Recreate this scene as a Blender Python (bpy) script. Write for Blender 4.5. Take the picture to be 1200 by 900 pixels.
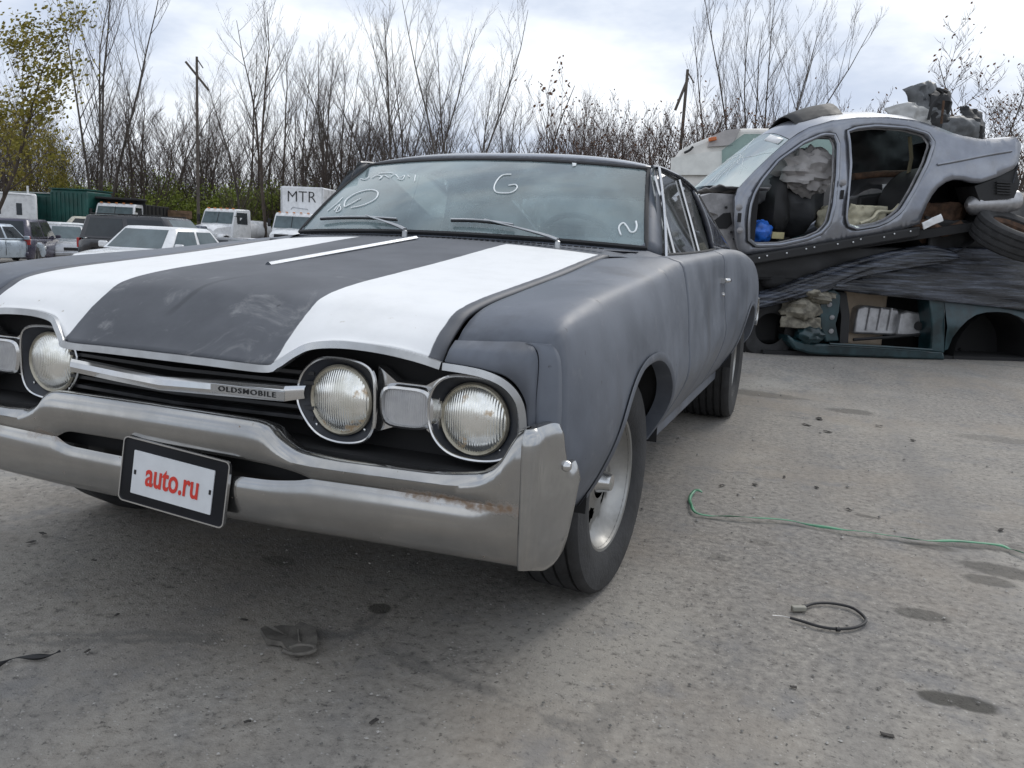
import bpy, bmesh, math, random
from mathutils import Vector, Matrix, Euler, noise as mnoise
R_ = math.radians
S = bpy.context.scene
C = S.collection
for o in list(bpy.data.objects): bpy.data.objects.remove(o)

# ---------------------------------------------------------------- camera
CAM = Vector((1.4032, -2.3071, .9909)); YAW, PIT, ROL, FPX = -.3627, -.1675, .0494, 967.9
fw = Vector((math.sin(YAW)*math.cos(PIT), math.cos(YAW)*math.cos(PIT), math.sin(PIT)))
rt = Vector((math.cos(YAW), -math.sin(YAW), 0)); up = rt.cross(fw)
rt, up = rt*math.cos(ROL)+up*math.sin(ROL), up*math.cos(ROL)-rt*math.sin(ROL)
cd = bpy.data.cameras.new('camera'); cam = bpy.data.objects.new('camera', cd); C.objects.link(cam)
m3 = Matrix((rt, up, -fw)).transposed(); cam.matrix_world = Matrix.Translation(CAM) @ m3.to_4x4()
cd.sensor_width = 36; cd.lens = FPX/1200*36; cd.clip_end = 2000; cd.clip_start = .05
S.camera = cam

# ---------------------------------------------------------------- sky, sun, exposure
SUN_EL, SUN_AZ = 43, 15          # elevation; azimuth from +Y towards +X (behind the car)
W = bpy.data.worlds.new('World'); S.world = W; W.use_nodes = True
nt = W.node_tree; N = nt.nodes; L = nt.links; N.clear()
out = N.new('ShaderNodeOutputWorld'); bg = N.new('ShaderNodeBackground'); L.new(bg.outputs[0], out.inputs[0])
sky = N.new('ShaderNodeTexSky'); sky.sky_type = 'NISHITA'; sky.sun_disc = False
sky.sun_elevation = R_(SUN_EL); sky.sun_rotation = R_(SUN_AZ); sky.dust_density = 2.0
tc = N.new('ShaderNodeTexCoord'); mp = N.new('ShaderNodeMapping'); mp.inputs['Scale'].default_value = (1, 1, 2.6)
mp.inputs['Location'].default_value = (.35, .1, .0)
L.new(tc.outputs['Generated'], mp.inputs[0])
def wnoise(sc, det, rough, lo, hi):
    n = N.new('ShaderNodeTexNoise'); n.inputs['Scale'].default_value = sc; n.inputs['Detail'].default_value = det
    n.inputs['Roughness'].default_value = rough; L.new(mp.outputs[0], n.inputs['Vector'])
    r = N.new('ShaderNodeMapRange'); r.interpolation_type = 'SMOOTHSTEP'
    r.inputs['From Min'].default_value = lo; r.inputs['From Max'].default_value = hi
    L.new(n.outputs[0], r.inputs[0]); return r.outputs[0]
cover = wnoise(1.6, 5, .5, .30, .48)             # cloud cover over the blue
shade = wnoise(2.9, 6, .55, .36, .62)            # light and grey cloud
cc = N.new('ShaderNodeMix'); cc.data_type = 'RGBA'
cc.inputs['A'].default_value = (5.3, 6.0, 7.3, 1); cc.inputs['B'].default_value = (9.0, 9.4, 9.9, 1)
L.new(shade, cc.inputs['Factor'])
mx = N.new('ShaderNodeMix'); mx.data_type = 'RGBA'; L.new(cover, mx.inputs['Factor'])
sk2 = N.new('ShaderNodeMix'); sk2.data_type = 'RGBA'; sk2.inputs['Factor'].default_value = .62
L.new(sky.outputs[0], sk2.inputs['A']); sk2.inputs['B'].default_value = (6.6, 7.6, 9.2, 1)
L.new(sk2.outputs['Result'], mx.inputs['A']); L.new(cc.outputs['Result'], mx.inputs['B'])
L.new(mx.outputs['Result'], bg.inputs['Color']); bg.inputs['Strength'].default_value = .1
sd = bpy.data.lights.new('sun', 'SUN'); sd.energy = 1.2; sd.angle = R_(26); sd.color = (1, .96, .9)
so = bpy.data.objects.new('sun', sd); C.objects.link(so); so.location = (10, 20, 30)
az = R_(SUN_AZ); el = R_(SUN_EL)
sv = Vector((math.sin(az)*math.cos(el), math.cos(az)*math.cos(el), math.sin(el)))
so.rotation_euler = sv.to_track_quat('Z', 'Y').to_euler()
vs = S.view_settings; vs.view_transform = 'Standard'; vs.look = 'None'; vs.exposure = .27; vs.gamma = 1; vs.use_curve_mapping = False

# ---------------------------------------------------------------- helpers
def ray(px, py): return (rt*((px-600)/FPX) - up*((py-450)/FPX) + fw)
def at(px, py, depth): return CAM + ray(px, py)*depth     # depth along the view axis, metres
def smooth(a, b, t):
    t = max(0, min(1, (t-a)/(b-a))); return t*t*(3-2*t)
FH = Vector((fw.x, fw.y, 0)).normalized()
def gz(x, y):                                              # the yard drops a little behind the wrecks
    d = (Vector((x, y, 0))-Vector((CAM.x, CAM.y, 0))).dot(FH)
    return .09*smooth(5.8, 7.6, d)-.54*smooth(10.5, 19, d)-.29*smooth(20, 36, d)+.55*smooth(38, 54, d)
def onground(px, depth):
    d = ray(px, 290); p = CAM + d*depth; return Vector((p.x, p.y, gz(p.x, p.y)))
def lerp(a, b, t): return a+(b-a)*t
def interp(tab, x):                                        # piecewise smooth table (cubic, monotone-ish)
    if x <= tab[0][0]: return tab[0][1]
    if x >= tab[-1][0]: return tab[-1][1]
    for i in range(len(tab)-1):
        x0, v0 = tab[i]; x1, v1 = tab[i+1]
        if x <= x1:
            s1 = (v1-v0)/(x1-x0)
            s0 = (v0-tab[i-1][1])/(x0-tab[i-1][0]) if i > 0 else s1
            s2 = (tab[i+2][1]-v1)/(tab[i+2][0]-x1) if i+2 < len(tab) else s1
            def lim(a, b): return 0 if a*b <= 0 else 2*a*b/(a+b)
            m0, m1 = lim(s0, s1) if i > 0 else s1, lim(s1, s2) if i+2 < len(tab) else s1
            h = x1-x0; t = (x-x0)/h
            return (2*t**3-3*t*t+1)*v0+(t**3-2*t*t+t)*h*m0+(-2*t**3+3*t*t)*v1+(t**3-t*t)*h*m1
def cr(P, n, closed=False):                                # Catmull-Rom through points, n samples a span
    P = [Vector(p) for p in P]; o = []; k = len(P)
    for i in range(k if closed else k-1):
        if closed: a, b, c, d = P[i-1], P[i], P[(i+1) % k], P[(i+2) % k]
        else: a, b, c, d = P[max(i-1, 0)], P[i], P[i+1], P[min(i+2, k-1)]
        for j in range(n):
            t = j/n
            o.append(.5*((2*b)+(c-a)*t+(2*a-5*b+4*c-d)*t*t+(3*b-a-3*c+d)*t**3))
    if not closed: o.append(P[-1])
    return o
def resample(P, n):
    P = [Vector(p) for p in P]; ds = [0]
    for a, b in zip(P, P[1:]): ds.append(ds[-1]+(b-a).length)
    o = []; i = 0
    for k in range(n):
        s = ds[-1]*k/(n-1)
        while i < len(P)-2 and ds[i+1] < s: i += 1
        t = (s-ds[i])/max(ds[i+1]-ds[i], 1e-9); o.append(P[i].lerp(P[i+1], min(max(t, 0), 1)))
    return o

class B:                                                   # collects geometry for ONE mesh object
    def __init__(s): s.V = []; s.F = []
    def add(s, V, F):
        n = len(s.V); s.V += [Vector(v) for v in V]; s.F += [tuple(i+n for i in f) for f in F]; return s
    def grid(s, rows, cu=False, cv=False, flip=False):
        h = len(rows); w = len(rows[0]); F = []
        for i in range(h if cv else h-1):
            for j in range(w if cu else w-1):
                a, b, c, d = i*w+j, i*w+(j+1) % w, ((i+1) % h)*w+(j+1) % w, ((i+1) % h)*w+j
                F.append((d, c, b, a) if flip else (a, b, c, d))
        return s.add([p for r in rows for p in r], F)
    def box(s, c, d, rot=None, taper=1.0, off=(0, 0)):
        c = Vector(c); V = []
        for z in (-.5, .5):
            k = 1 if z < 0 else taper
            for x, y in ((-.5, -.5), (.5, -.5), (.5, .5), (-.5, .5)):
                v = Vector((x*d[0]*k+(off[0] if z > 0 else 0), y*d[1]*k+(off[1] if z > 0 else 0), z*d[2]))
                if rot is not None: v = rot @ v
                V.append(v+c)
        return s.add(V, [(3, 2, 1, 0), (4, 5, 6, 7), (0, 1, 5, 4), (1, 2, 6, 5), (2, 3, 7, 6), (3, 0, 4, 7)])
    def tube(s, P, r, n=8, caps=True, closed=False, flat=None):
        P = [Vector(p) for p in P]; k = len(P); rows = []; pu = None
        for i, p in enumerate(P):
            if closed: t = (P[(i+1) % k]-P[i-1])
            else: t = P[min(i+1, k-1)]-P[max(i-1, 0)]
            if t.length < 1e-9: t = Vector((0, 0, 1))
            t.normalize()
            if pu is None:
                u = t.cross(Vector((0, 0, 1)) if abs(t.z) < .9 else Vector((1, 0, 0))).normalized()
            else: u = (pu-t*pu.dot(t)).normalized()
            pu = u; v = t.cross(u); rr = r[i] if isinstance(r, (list, tuple)) else r
            f = flat if flat else 1
            rows.append([p+u*(math.cos(6.28319*j/n)*rr)+v*(math.sin(6.28319*j/n)*rr*f) for j in range(n)])
        b = len(s.V); s.grid(rows, cu=True, cv=closed)
        if caps and not closed:
            s.F.append(tuple(b+j for j in range(n))[::-1]); s.F.append(tuple(b+(k-1)*n+j for j in range(n)))
        return s
    def sweep(s, P, sec, side=Vector((0, 1, 0)), closed=False, caps=True):   # fixed frame sweep; sec = [(a,b)], a along tangent x side, b along side
        P = [Vector(p) for p in P]; k = len(P); rows = []
        for i, p in enumerate(P):
            t = (P[(i+1) % k]-P[i-1]) if closed else P[min(i+1, k-1)]-P[max(i-1, 0)]
            t.normalize(); nn = side.cross(t).normalized(); bb = t.cross(nn)
            rows.append([p+nn*a+bb*q for a, q in sec])
        b = len(s.V); n = len(sec); s.grid(rows, cu=True, cv=closed)
        if caps and not closed:
            s.F.append(tuple(b+j for j in range(n))[::-1]); s.F.append(tuple(b+(k-1)*n+j for j in range(n)))
        return s
    def lathe(s, prof, n=32, axis='x', c=(0, 0, 0), a0=0, a1=360):           # prof = [(along axis, radius)]
        c = Vector(c); full = abs(a1-a0) >= 360; m = n if full else n+1; rows = []
        for a, r in prof:
            row = []
            for j in range(m):
                t = R_(a0+(a1-a0)*j/n); q, w = math.cos(t)*r, math.sin(t)*r
                row.append(c+(Vector((a, q, w)) if axis == 'x' else Vector((w, a, q)) if axis == 'y' else Vector((q, w, a))))
            rows.append(row)
        return s.grid(rows, cu=full)
    def disc(s, c, r, axis='x', n=24, sgn=1):
        c = Vector(c); V = []
        for j in range(n):
            t = 6.28319*j/n*sgn; q, w = math.cos(t)*r, math.sin(t)*r
            V.append(c+(Vector((0, q, w)) if axis == 'x' else Vector((w, 0, q)) if axis == 'y' else Vector((q, w, 0))))
        return s.add(V, [tuple(range(n))])
    def prism(s, pts, fn0, fn1):                                              # outline pts -> two mapped faces + rim
        n = len(pts); return s.add([fn0(p) for p in pts]+[fn1(p) for p in pts],
            [tuple(range(n)), tuple(range(2*n-1, n-1, -1))]+[((i+1) % n, i, n+i, n+(i+1) % n) for i in range(n)])
    def mirror(s):
        s.V = [Vector((-v.x, v.y, v.z)) for v in s.V]; s.F = [f[::-1] for f in s.F]; return s
    def xf(s, M): s.V = [M @ v for v in s.V]; return s
    def copy(s):
        b = B(); b.V = [v.copy() for v in s.V]; b.F = list(s.F); return b
    def mesh(s, name, mat, smooth=40):
        me = bpy.data.meshes.new(name); me.from_pydata([tuple(v) for v in s.V], [], s.F); me.validate(); me.update()
        if mat is not None: me.materials.append(mat)
        if smooth: me.shade_smooth(); me.set_sharp_from_angle(angle=R_(smooth))
        else: me.shade_flat()
        return me
    def build(s, name, mat, parent=None, smooth=40, solid=0, fix=False, bevel=0):
        me = s.mesh(name, mat, smooth)
        if fix:
            bm = bmesh.new(); bm.from_mesh(me); bmesh.ops.remove_doubles(bm, verts=bm.verts, dist=1e-5)
            bmesh.ops.recalc_face_normals(bm, faces=bm.faces); bm.to_mesh(me); bm.free()
            if smooth: me.set_sharp_from_angle(angle=R_(smooth))
        o = bpy.data.objects.new(name, me); C.objects.link(o)
        if parent is not None: o.parent = parent
        if solid:
            md = o.modifiers.new('solid', 'SOLIDIFY'); md.thickness = solid; md.offset = -1
        if bevel:
            md = o.modifiers.new('bevel', 'BEVEL'); md.width = bevel; md.segments = 2; md.limit_method = 'ANGLE'; md.angle_limit = R_(40)
            md.harden_normals = False
        return o
def tag(o, label=None, cat=None, group=None, kind=None):
    if label: o['label'] = label
    if cat: o['category'] = cat
    if group: o['group'] = group
    if kind: o['kind'] = kind
    return o
def empty(name, loc=(0, 0, 0), rz=0, label=None, cat=None, group=None, rot=None):
    o = bpy.data.objects.new(name, None); C.objects.link(o); o.location = loc; o.empty_display_size = .3
    o.rotation_euler = rot if rot is not None else (0, 0, rz)
    return tag(o, label, cat, group)
def both(b, name, mat, parent, **k):                       # a part and its mirror image
    m = b.copy().mirror(); return b.build(name, mat, parent, **k), m.build(name, mat, parent, **k)
def text_mesh(txt, size, font=None, depth=.001, bold=0, space=1.0):
    cu = bpy.data.curves.new('t', 'FONT'); cu.body = txt; cu.size = size; cu.extrude = depth; cu.offset = bold
    cu.space_character = space; cu.align_x = 'CENTER'; cu.align_y = 'CENTER'; cu.resolution_u = 4
    o = bpy.data.objects.new('t', cu); C.objects.link(o)
    me = bpy.data.meshes.new_from_object(o.evaluated_get(bpy.context.evaluated_depsgraph_get()))
    b = B(); b.add([v.co.copy() for v in me.vertices], [tuple(p.vertices) for p in me.polygons])
    bpy.data.objects.remove(o); bpy.data.curves.remove(cu); bpy.data.meshes.remove(me); return b

# ---------------------------------------------------------------- materials
MATS = {}
class NT:
    def __init__(s, name):
        s.m = bpy.data.materials.new(name); s.m.use_nodes = True; s.t = s.m.node_tree; s.N = s.t.nodes; s.L = s.t.links
        s.p = s.N['Principled BSDF']; s.out = s.N['Material Output']
        s.co = s.N.new('ShaderNodeTexCoord').outputs['Object']
    def noise(s, sc, det=4, rough=.55, vec=None, dist=0, dims=None):
        n = s.N.new('ShaderNodeTexNoise'); n.inputs['Scale'].default_value = sc; n.inputs['Detail'].default_value = det
        n.inputs['Roughness'].default_value = rough; n.inputs['Distortion'].default_value = dist
        s.L.new(vec or s.co, n.inputs['Vector']); return n.outputs[0]
    def vor(s, sc, feat='F1', vec=None, rnd=1):
        n = s.N.new('ShaderNodeTexVoronoi'); n.inputs['Scale'].default_value = sc; n.feature = feat
        n.inputs['Randomness'].default_value = rnd
        s.L.new(vec or s.co, n.inputs['Vector']); return n.outputs['Distance']
    def map(s, sc=(1, 1, 1), rot=(0, 0, 0), loc=(0, 0, 0), vec=None):
        n = s.N.new('ShaderNodeMapping'); n.inputs['Scale'].default_value = sc; n.inputs['Rotation'].default_value = rot
        n.inputs['Location'].default_value = loc; s.L.new(vec or s.co, n.inputs[0]); return n.outputs[0]
    def rng(s, v, a, b, c=0, d=1):
        n = s.N.new('ShaderNodeMapRange'); n.interpolation_type = 'SMOOTHSTEP'
        for k, q in zip(('From Min', 'From Max', 'To Min', 'To Max'), (a, b, c, d)): n.inputs[k].default_value = q
        s.L.new(v, n.inputs[0]); return n.outputs[0]
    def math(s, op, a, b=None):
        n = s.N.new('ShaderNodeMath'); n.operation = op
        for i, q in enumerate((a, b)):
            if q is None: continue
            if isinstance(q, (int, float)): n.inputs[i].default_value = q
            else: s.L.new(q, n.inputs[i])
        return n.outputs[0]
    def mix(s, f, a, b):
        n = s.N.new('ShaderNodeMix'); n.data_type = 'RGBA'
        for k, q in (('Factor', f), ('A', a), ('B', b)):
            if isinstance(q, (int, float)): n.inputs[k].default_value = q
            elif isinstance(q, (tuple, list)): n.inputs[k].default_value = (*q[:3], 1)
            else: s.L.new(q, n.inputs[k])
        return n.outputs['Result']
    def sep(s, vec=None):
        n = s.N.new('ShaderNodeSeparateXYZ'); s.L.new(vec or s.co, n.inputs[0]); return n.outputs
    def set(s, **k):
        for q, v in k.items():
            q = {'col': 'Base Color', 'rough': 'Roughness', 'metal': 'Metallic', 'spec': 'Specular IOR Level', 'trans': 'Transmission Weight', 'ior': 'IOR', 'coat': 'Coat Weight', 'alpha': 'Alpha', 'crough': 'Coat Roughness', 'emis': 'Emission Color', 'es': 'Emission Strength'}[q]
            i = s.p.inputs[q]
            if isinstance(v, (int, float)): i.default_value = v
            elif isinstance(v, (tuple, list)): i.default_value = (*v[:3], 1)
            else: s.L.new(v, i)
        return s
    def bump(s, h, st=.3, dist=.01):
        n = s.N.new('ShaderNodeBump'); n.inputs['Strength'].default_value = st; n.inputs['Distance'].default_value = dist
        s.L.new(h, n.inputs['Height']); s.L.new(n.outputs[0], s.p.inputs['Normal']); return s
def simple(name, col, rough=.5, metal=0, var=.15, sc=6, bump=0, bsc=60, **k):
    """plain surface with a little grain: colour varies by +-var, roughness too"""
    if name in MATS: return MATS[name]
    t = NT(name); f = t.noise(sc, 5, .6); g = t.rng(f, .3, .7)
    lo = tuple(c*(1-var) for c in col); hi = tuple(min(1, c*(1+var)) for c in col)
    t.set(col=t.mix(g, lo, hi), rough=t.rng(f, .3, .7, max(0, rough-.06), min(1, rough+.06)), metal=metal, **k)
    if bump: t.bump(t.noise(bsc, 4, .6), bump, .01)
    MATS[name] = t.m; return t.m
def glass_mat(name, tint=(.75, .85, .85), rough=.02, band=None, dirt=.1, refl=1.0, dcol=(.5, .52, .5)):
    """thin pane: tinted see-through + fresnel mirror + a film of dust and, on the windshield, painted haze"""
    t = NT(name); n, L_ = t.N, t.L; n.remove(t.p)
    tr = n.new('ShaderNodeBsdfTransparent'); gl = n.new('ShaderNodeBsdfGlossy'); gl.inputs['Roughness'].default_value = rough
    df = n.new('ShaderNodeBsdfDiffuse'); df.inputs['Color'].default_value = (*dcol, 1)
    col = tint
    if band:
        z = t.sep()[2]; col = t.mix(t.rng(z, band[0], band[1]), tint, band[2])
    if isinstance(col, tuple): tr.inputs['Color'].default_value = (*col, 1)
    else: L_.new(col, tr.inputs['Color'])
    lw = n.new('ShaderNodeFresnel'); lw.inputs['IOR'].default_value = 1.5
    f = t.math('MULTIPLY', lw.outputs[0], refl)
    m1 = n.new('ShaderNodeMixShader'); L_.new(f, m1.inputs[0]); L_.new(tr.outputs[0], m1.inputs[1]); L_.new(gl.outputs[0], m1.inputs[2])
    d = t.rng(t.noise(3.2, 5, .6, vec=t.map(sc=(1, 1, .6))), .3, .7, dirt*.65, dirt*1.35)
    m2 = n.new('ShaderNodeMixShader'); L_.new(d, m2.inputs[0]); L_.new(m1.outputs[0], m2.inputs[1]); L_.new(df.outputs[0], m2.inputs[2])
    L_.new(m2.outputs[0], t.out.inputs[0]); MATS[name] = t.m; return t.m
# ---------------------------------------------------------------- ground
def ground_material():
    t = NT('yard_hardpan'); big = t.noise(.35, 4, .55); mid = t.noise(2.2, 6, .65); fine = t.noise(38, 6, .7); grit = t.noise(190, 3, .6)
    c = t.mix(t.rng(big, .35, .65), (.212, .197, .180), (.298, .273, .238))
    c = t.mix(t.rng(mid, .35, .7, 0, .6), c, (.190, .180, .168))
    pale = t.rng(t.noise(.9, 5, .6, vec=t.map(loc=(7, 3, 0))), .5, .72, 0, .8)
    c = t.mix(pale, c, (.36, .34, .305))
    c = t.mix(t.rng(fine, .42, .68, 0, .7), c, (.37, .345, .305))
    c = t.mix(t.rng(fine, .30, .46, .85, 0), c, (.10, .092, .082))
    v = t.vor(70); stones = t.rng(v, .12, .26, .7, 0); pick = t.rng(t.noise(25, 2, .5), .50, .60)
    c = t.mix(t.math('MULTIPLY', stones, pick), c, (.46, .44, .41))
    sp = t.rng(t.noise(75, 3, .6, vec=t.map(loc=(4, 9, 1))), .62, .70, 0, .8); c = t.mix(sp, c, (.06, .055, .05))
    c = t.mix(t.rng(t.noise(1.1, 5, .6, vec=t.map(loc=(2, 8, 0))), .45, .7, 0, .55), c, (.285, .245, .20))
    c = t.mix(t.rng(t.noise(4.5, 5, .65, vec=t.map(loc=(5, 1, 0))), .52, .70, 0, .45), c, (.17, .172, .18))
    # tyre-packed bands
    wv = t.noise(1.3, 3, .5, vec=t.map(sc=(2.2, .22, 1), rot=(0, 0, .42))); c = t.mix(t.rng(wv, .45, .7, 0, .4), c, (.17, .165, .16))
    # cracks
    ck = t.vor(.55, 'DISTANCE_TO_EDGE', vec=None); nz = t.noise(3, 5, .6)
    ck2 = t.math('ADD', ck, t.math('MULTIPLY', t.math('SUBTRACT', nz, .5), .12))
    c = t.mix(t.math('MULTIPLY', t.rng(t.math('ABSOLUTE', ck2), .0, .012, .55, 0), t.rng(big, .52, .6)), c, (.13, .125, .118))
    px_ = t.rng(t.vor(2.3, vec=t.map(loc=(.3, .6, 0))), .1, .5, .5, 0)
    # oil and water stains where the photograph has them
    xyz = t.sep(); wob = t.math('MULTIPLY', t.math('SUBTRACT', t.noise(11, 4, .6), .5), .9)
    tot = None
    for x, y, rx, ry, s in ((.346, -.45, .035, .03, .7), (1.742, .225, .075, .045, .62), (1.735, -.275, .045, .035, .85), (1.80, -.265, .06, .04, .85),
                            (2.03, .74, .13, .07, .6), (1.97, .62, .08, .05, .55), (1.83, .885, .10, .035, .5), (1.62, 1.15, .05, .02, .6), (1.93, .95, .09, .03, .35),
                            (2.1, 1.0, .2, .05, .4), (1.26, .62, .05, .03, .3), (1.6, 3.6, .16, .10, .5), (.98, 3.9, .35, .12, .4), (1.87, -.62, .1, .06, .35), (1.15, .40, .04, .03, .3), (-.1, -.3, .06, .04, .35), (2.4, 3.2, .25, .1, .3)):
        dx = t.math('MULTIPLY', t.math('SUBTRACT', xyz[0], x), 1/rx); dy = t.math('MULTIPLY', t.math('SUBTRACT', xyz[1], y), 1/ry)
        d = t.math('SQRT', t.math('ADD', t.math('MULTIPLY', dx, dx), t.math('MULTIPLY', dy, dy)))
        m = t.rng(t.math('ADD', d, wob), .75, 1.12, s, 0); tot = m if tot is None else t.math('MAXIMUM', tot, m)
    c = t.mix(tot, c, (.034, .031, .025))
    t.set(col=c, rough=t.rng(tot, 0, 1, .9, .7), spec=.25)
    h = t.math('ADD', t.math('MULTIPLY', fine, .6), t.math('ADD', t.math('MULTIPLY', grit, .35), t.math('MULTIPLY', mid, 1.2)))
    h = t.math('ADD', h, t.math('MULTIPLY', stones, .25)); t.bump(h, .55, .013)
    return t.m
MG = ground_material()
def axis_steps(lo, hi, c, fine):
    o = [c]; s = fine
    while o[-1] < hi: o.append(o[-1]+s); s *= 1.09
    s = fine; p = [c]
    while p[-1] > lo: p.append(p[-1]-s); s *= 1.09
    return p[:0:-1]+o
gx = axis_steps(-600, 600, 1.0, .12); gy = axis_steps(-60, 900, .0, .12)
rows = []
for y in gy:
    r = []
    for x in gx:
        n = mnoise.noise((x*.5, y*.5, 3))*.012+mnoise.noise((x*1.7, y*1.7, 1))*.005
        near = smooth(1.0, 2.2, math.hypot(x-.3, (y-1.5)*.45))     # keep it level under the tyres
        r.append((x, y, gz(x, y)+n*(.15+.85*near)-.004))
    rows.append(r)
g = B().grid(rows).build('ground', MG, smooth=180); tag(g, 'grey brown packed dirt and old asphalt yard', 'ground', kind='structure')
# loose stones on the yard
rnd = random.Random(5); b = B()
for i in range(2200):
    d = rnd.uniform(.9, 3.0) if i < 1500 else rnd.uniform(2.5, 9); a = rnd.uniform(-.62, .62)+YAW
    x, y = CAM.x+math.sin(a)*d, CAM.y+math.cos(a)*d; r = rnd.choice((.0012, .0016, .002, .0025, .003, .0045))*(1 if d < 3 else 1.8)
    c = Vector((x, y, gz(x, y)+r*.2)); V = []
    for dx, dy, dz in ((1, 0, 0), (0, 1, 0), (-1, 0, 0), (0, -1, 0), (0, 0, .8), (0, 0, -.6)):
        V.append(c+Vector((dx*rnd.uniform(.7, 1.4), dy*rnd.uniform(.7, 1.4), dz*rnd.uniform(.6, 1)))*r)
    b.add(V, [(0, 1, 4), (1, 2, 4), (2, 3, 4), (3, 0, 4), (1, 0, 5), (2, 1, 5), (3, 2, 5), (0, 3, 5)])
t = NT('pebble'); t.set(col=t.mix(t.rng(t.noise(13, 1), .35, .65), (.12, .115, .105), (.42, .40, .37)), rough=.85)
tag(b.build('gravel', t.m, smooth=0), 'loose small stones scattered over the yard', 'gravel', kind='stuff')
# ---------------------------------------------------------------- the primer-grey coupe
def primer():
    t = NT('primer_paint'); a = t.noise(3.2, 6, .62); bnz = t.noise(14, 5, .65); f = t.noise(90, 4, .6)
    st = t.noise(5, 4, .6, vec=t.map(sc=(1.2, 1.2, .35)))
    c = t.mix(t.rng(a, .3, .7), (.072, .082, .102), (.126, .140, .168))
    c = t.mix(t.rng(st, .52, .72, 0, .7), c, (.062, .066, .077))
    c = t.mix(t.rng(bnz, .58, .75, 0, .35), c, (.20, .207, .222))
    c = t.mix(t.rng(t.noise(42, 3, .5), .70, .76, 0, .7), c, (.05, .05, .055))
    t.set(col=c, rough=t.rng(a, .3, .7, .40, .56), spec=.5); t.bump(f, .06, .004); return t.m
MP = primer()
def hood_paint():
    t = NT('hood_paint_with_stripes'); a = t.noise(3.2, 6, .62); bnz = t.noise(9, 6, .65); f = t.noise(90, 4, .6); xyz = t.sep()
    c = t.mix(t.rng(a, .3, .7), (.070, .074, .084), (.112, .117, .130))
    rub = t.math('MULTIPLY', t.rng(t.noise(5.5, 6, .7, dist=1.2), .55, .72, 0, .55), t.rng(xyz[1], -.95, -.05, 1, 0)); c = t.mix(rub, c, (.33, .33, .33))
    c = t.mix(t.rng(t.noise(30, 3, .5), .72, .77, 0, .7), c, (.04, .04, .045))
    xl = t.math('ABSOLUTE', t.math('SUBTRACT', t.math('ADD', xyz[0], t.math('MULTIPLY', t.math('SUBTRACT', t.noise(9, 3), .5), .03)), t.math('ADD', t.math('MULTIPLY', xyz[1], .25), .14)))
    gm = t.math('MULTIPLY', t.rng(xl, .004, .016, .75, 0), t.math('MULTIPLY', t.rng(xyz[1], -.79, -.75), t.rng(xyz[1], -.62, -.54, 1, 0)))
    c = t.mix(gm, c, (.045, .048, .055))
    ax = t.math('ABSOLUTE', t.math('ADD', xyz[0], 0.0))
    wob = t.math('MULTIPLY', t.math('SUBTRACT', t.noise(22, 3, .6), .5), .006)
    ax = t.math('ADD', ax, wob)
    m = t.math('MULTIPLY', t.rng(ax, .3005, .3035), t.rng(ax, .640, .643, 1, 0))
    m = t.math('MULTIPLY', m, t.rng(xyz[1], .468, .472, 1, 0))
    w = t.mix(t.rng(bnz, .4, .75, 0, .5), (.82, .82, .815), (.70, .70, .69))
    w = t.mix(t.math('MULTIPLY', t.rng(t.noise(26, 4, .6), .66, .72, 0, .8), t.rng(xyz[1], -.85, -.55, 1, 0)), w, (.42, .37, .30))
    t.set(col=t.mix(m, c, w), rough=t.rng(m, 0, 1, .54, .42), spec=.32); t.bump(f, .05, .004); return t.m
MHOOD = hood_paint()
def chrome(name, dull=.22, rust=True, col=(.62, .62, .61)):
    t = NT(name); a = t.noise(7, 6, .65); b_ = t.noise(60, 5, .7)
    c = t.mix(t.rng(a, .35, .7), col, tuple(q*.82 for q in col)); r = t.rng(a, .3, .7, dull*.7, dull*1.4); mt = .95
    if rust:
        z = t.sep()[2]; nz = t.math('MULTIPLY', t.math('SUBTRACT', t.noise(16, 5, .7), .5), .05)
        band = t.math('ABSOLUTE', t.math('SUBTRACT', t.math('ADD', z, nz), .486))
        pat = t.rng(t.noise(2.1, 4, .6, vec=t.map(loc=(2.35, 0, 0))), .43, .55)
        m = t.math('MULTIPLY', t.rng(band, .001, .015, 1, 0), pat)
        m = t.math('MULTIPLY', m, t.rng(b_, .35, .6, .35, 1))
        pits = t.math('MULTIPLY', t.rng(t.noise(85, 2, .5), .73, .77), .7); m = t.math('MAXIMUM', m, pits)
        c = t.mix(t.math('MULTIPLY', m, .85), c, (.17, .095, .04)); r = t.math('ADD', r, t.math('MULTIPLY', m, .5)); mt = t.rng(m, 0, 1, .95, .1)
    t.set(col=c, rough=r, metal=mt); t.bump(a, .02, .004); return t.m
MCH = chrome('bumper_chrome', .16, True, (.43, .425, .415)); MTRIM = chrome('bright_trim', .16, False, (.66, .66, .66)); MDULL = chrome('dull_aluminium', .34, False, (.50, .51, .52))
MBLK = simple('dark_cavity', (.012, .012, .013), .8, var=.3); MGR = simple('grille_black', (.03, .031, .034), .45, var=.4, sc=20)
MBOWL = simple('bezel_blue_grey', (.016, .019, .026), .45, var=.25, sc=25)
MTY = simple('tyre_rubber', (.028, .028, .029), .78, var=.35, sc=14, bump=.25, bsc=70)
MSEAL = simple('rubber_seal', (.015, .015, .016), .6)
MINT = simple('cabin_trim', (.035, .04, .046), .6, var=.3); MSEAT = simple('seat_vinyl', (.05, .056, .064), .45, var=.25)
GL = glass_mat('windshield_glass', (.74, .93, .93), .03, band=(1.255, 1.30, (.44, .43, .46)), dirt=.21, refl=2.0, dcol=(.66, .84, .87))  # dust film tinted teal to paint in sky reflection and haze
GLS = glass_mat('side_glass', (.66, .74, .73), .02, dirt=.08, refl=1.3); GLR = glass_mat('rear_glass', (.86, .92, .91), .02, dirt=.08, refl=.8)
MCHALK = simple('white_paint_marker', (.82, .85, .85), .8, var=.05)
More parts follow.
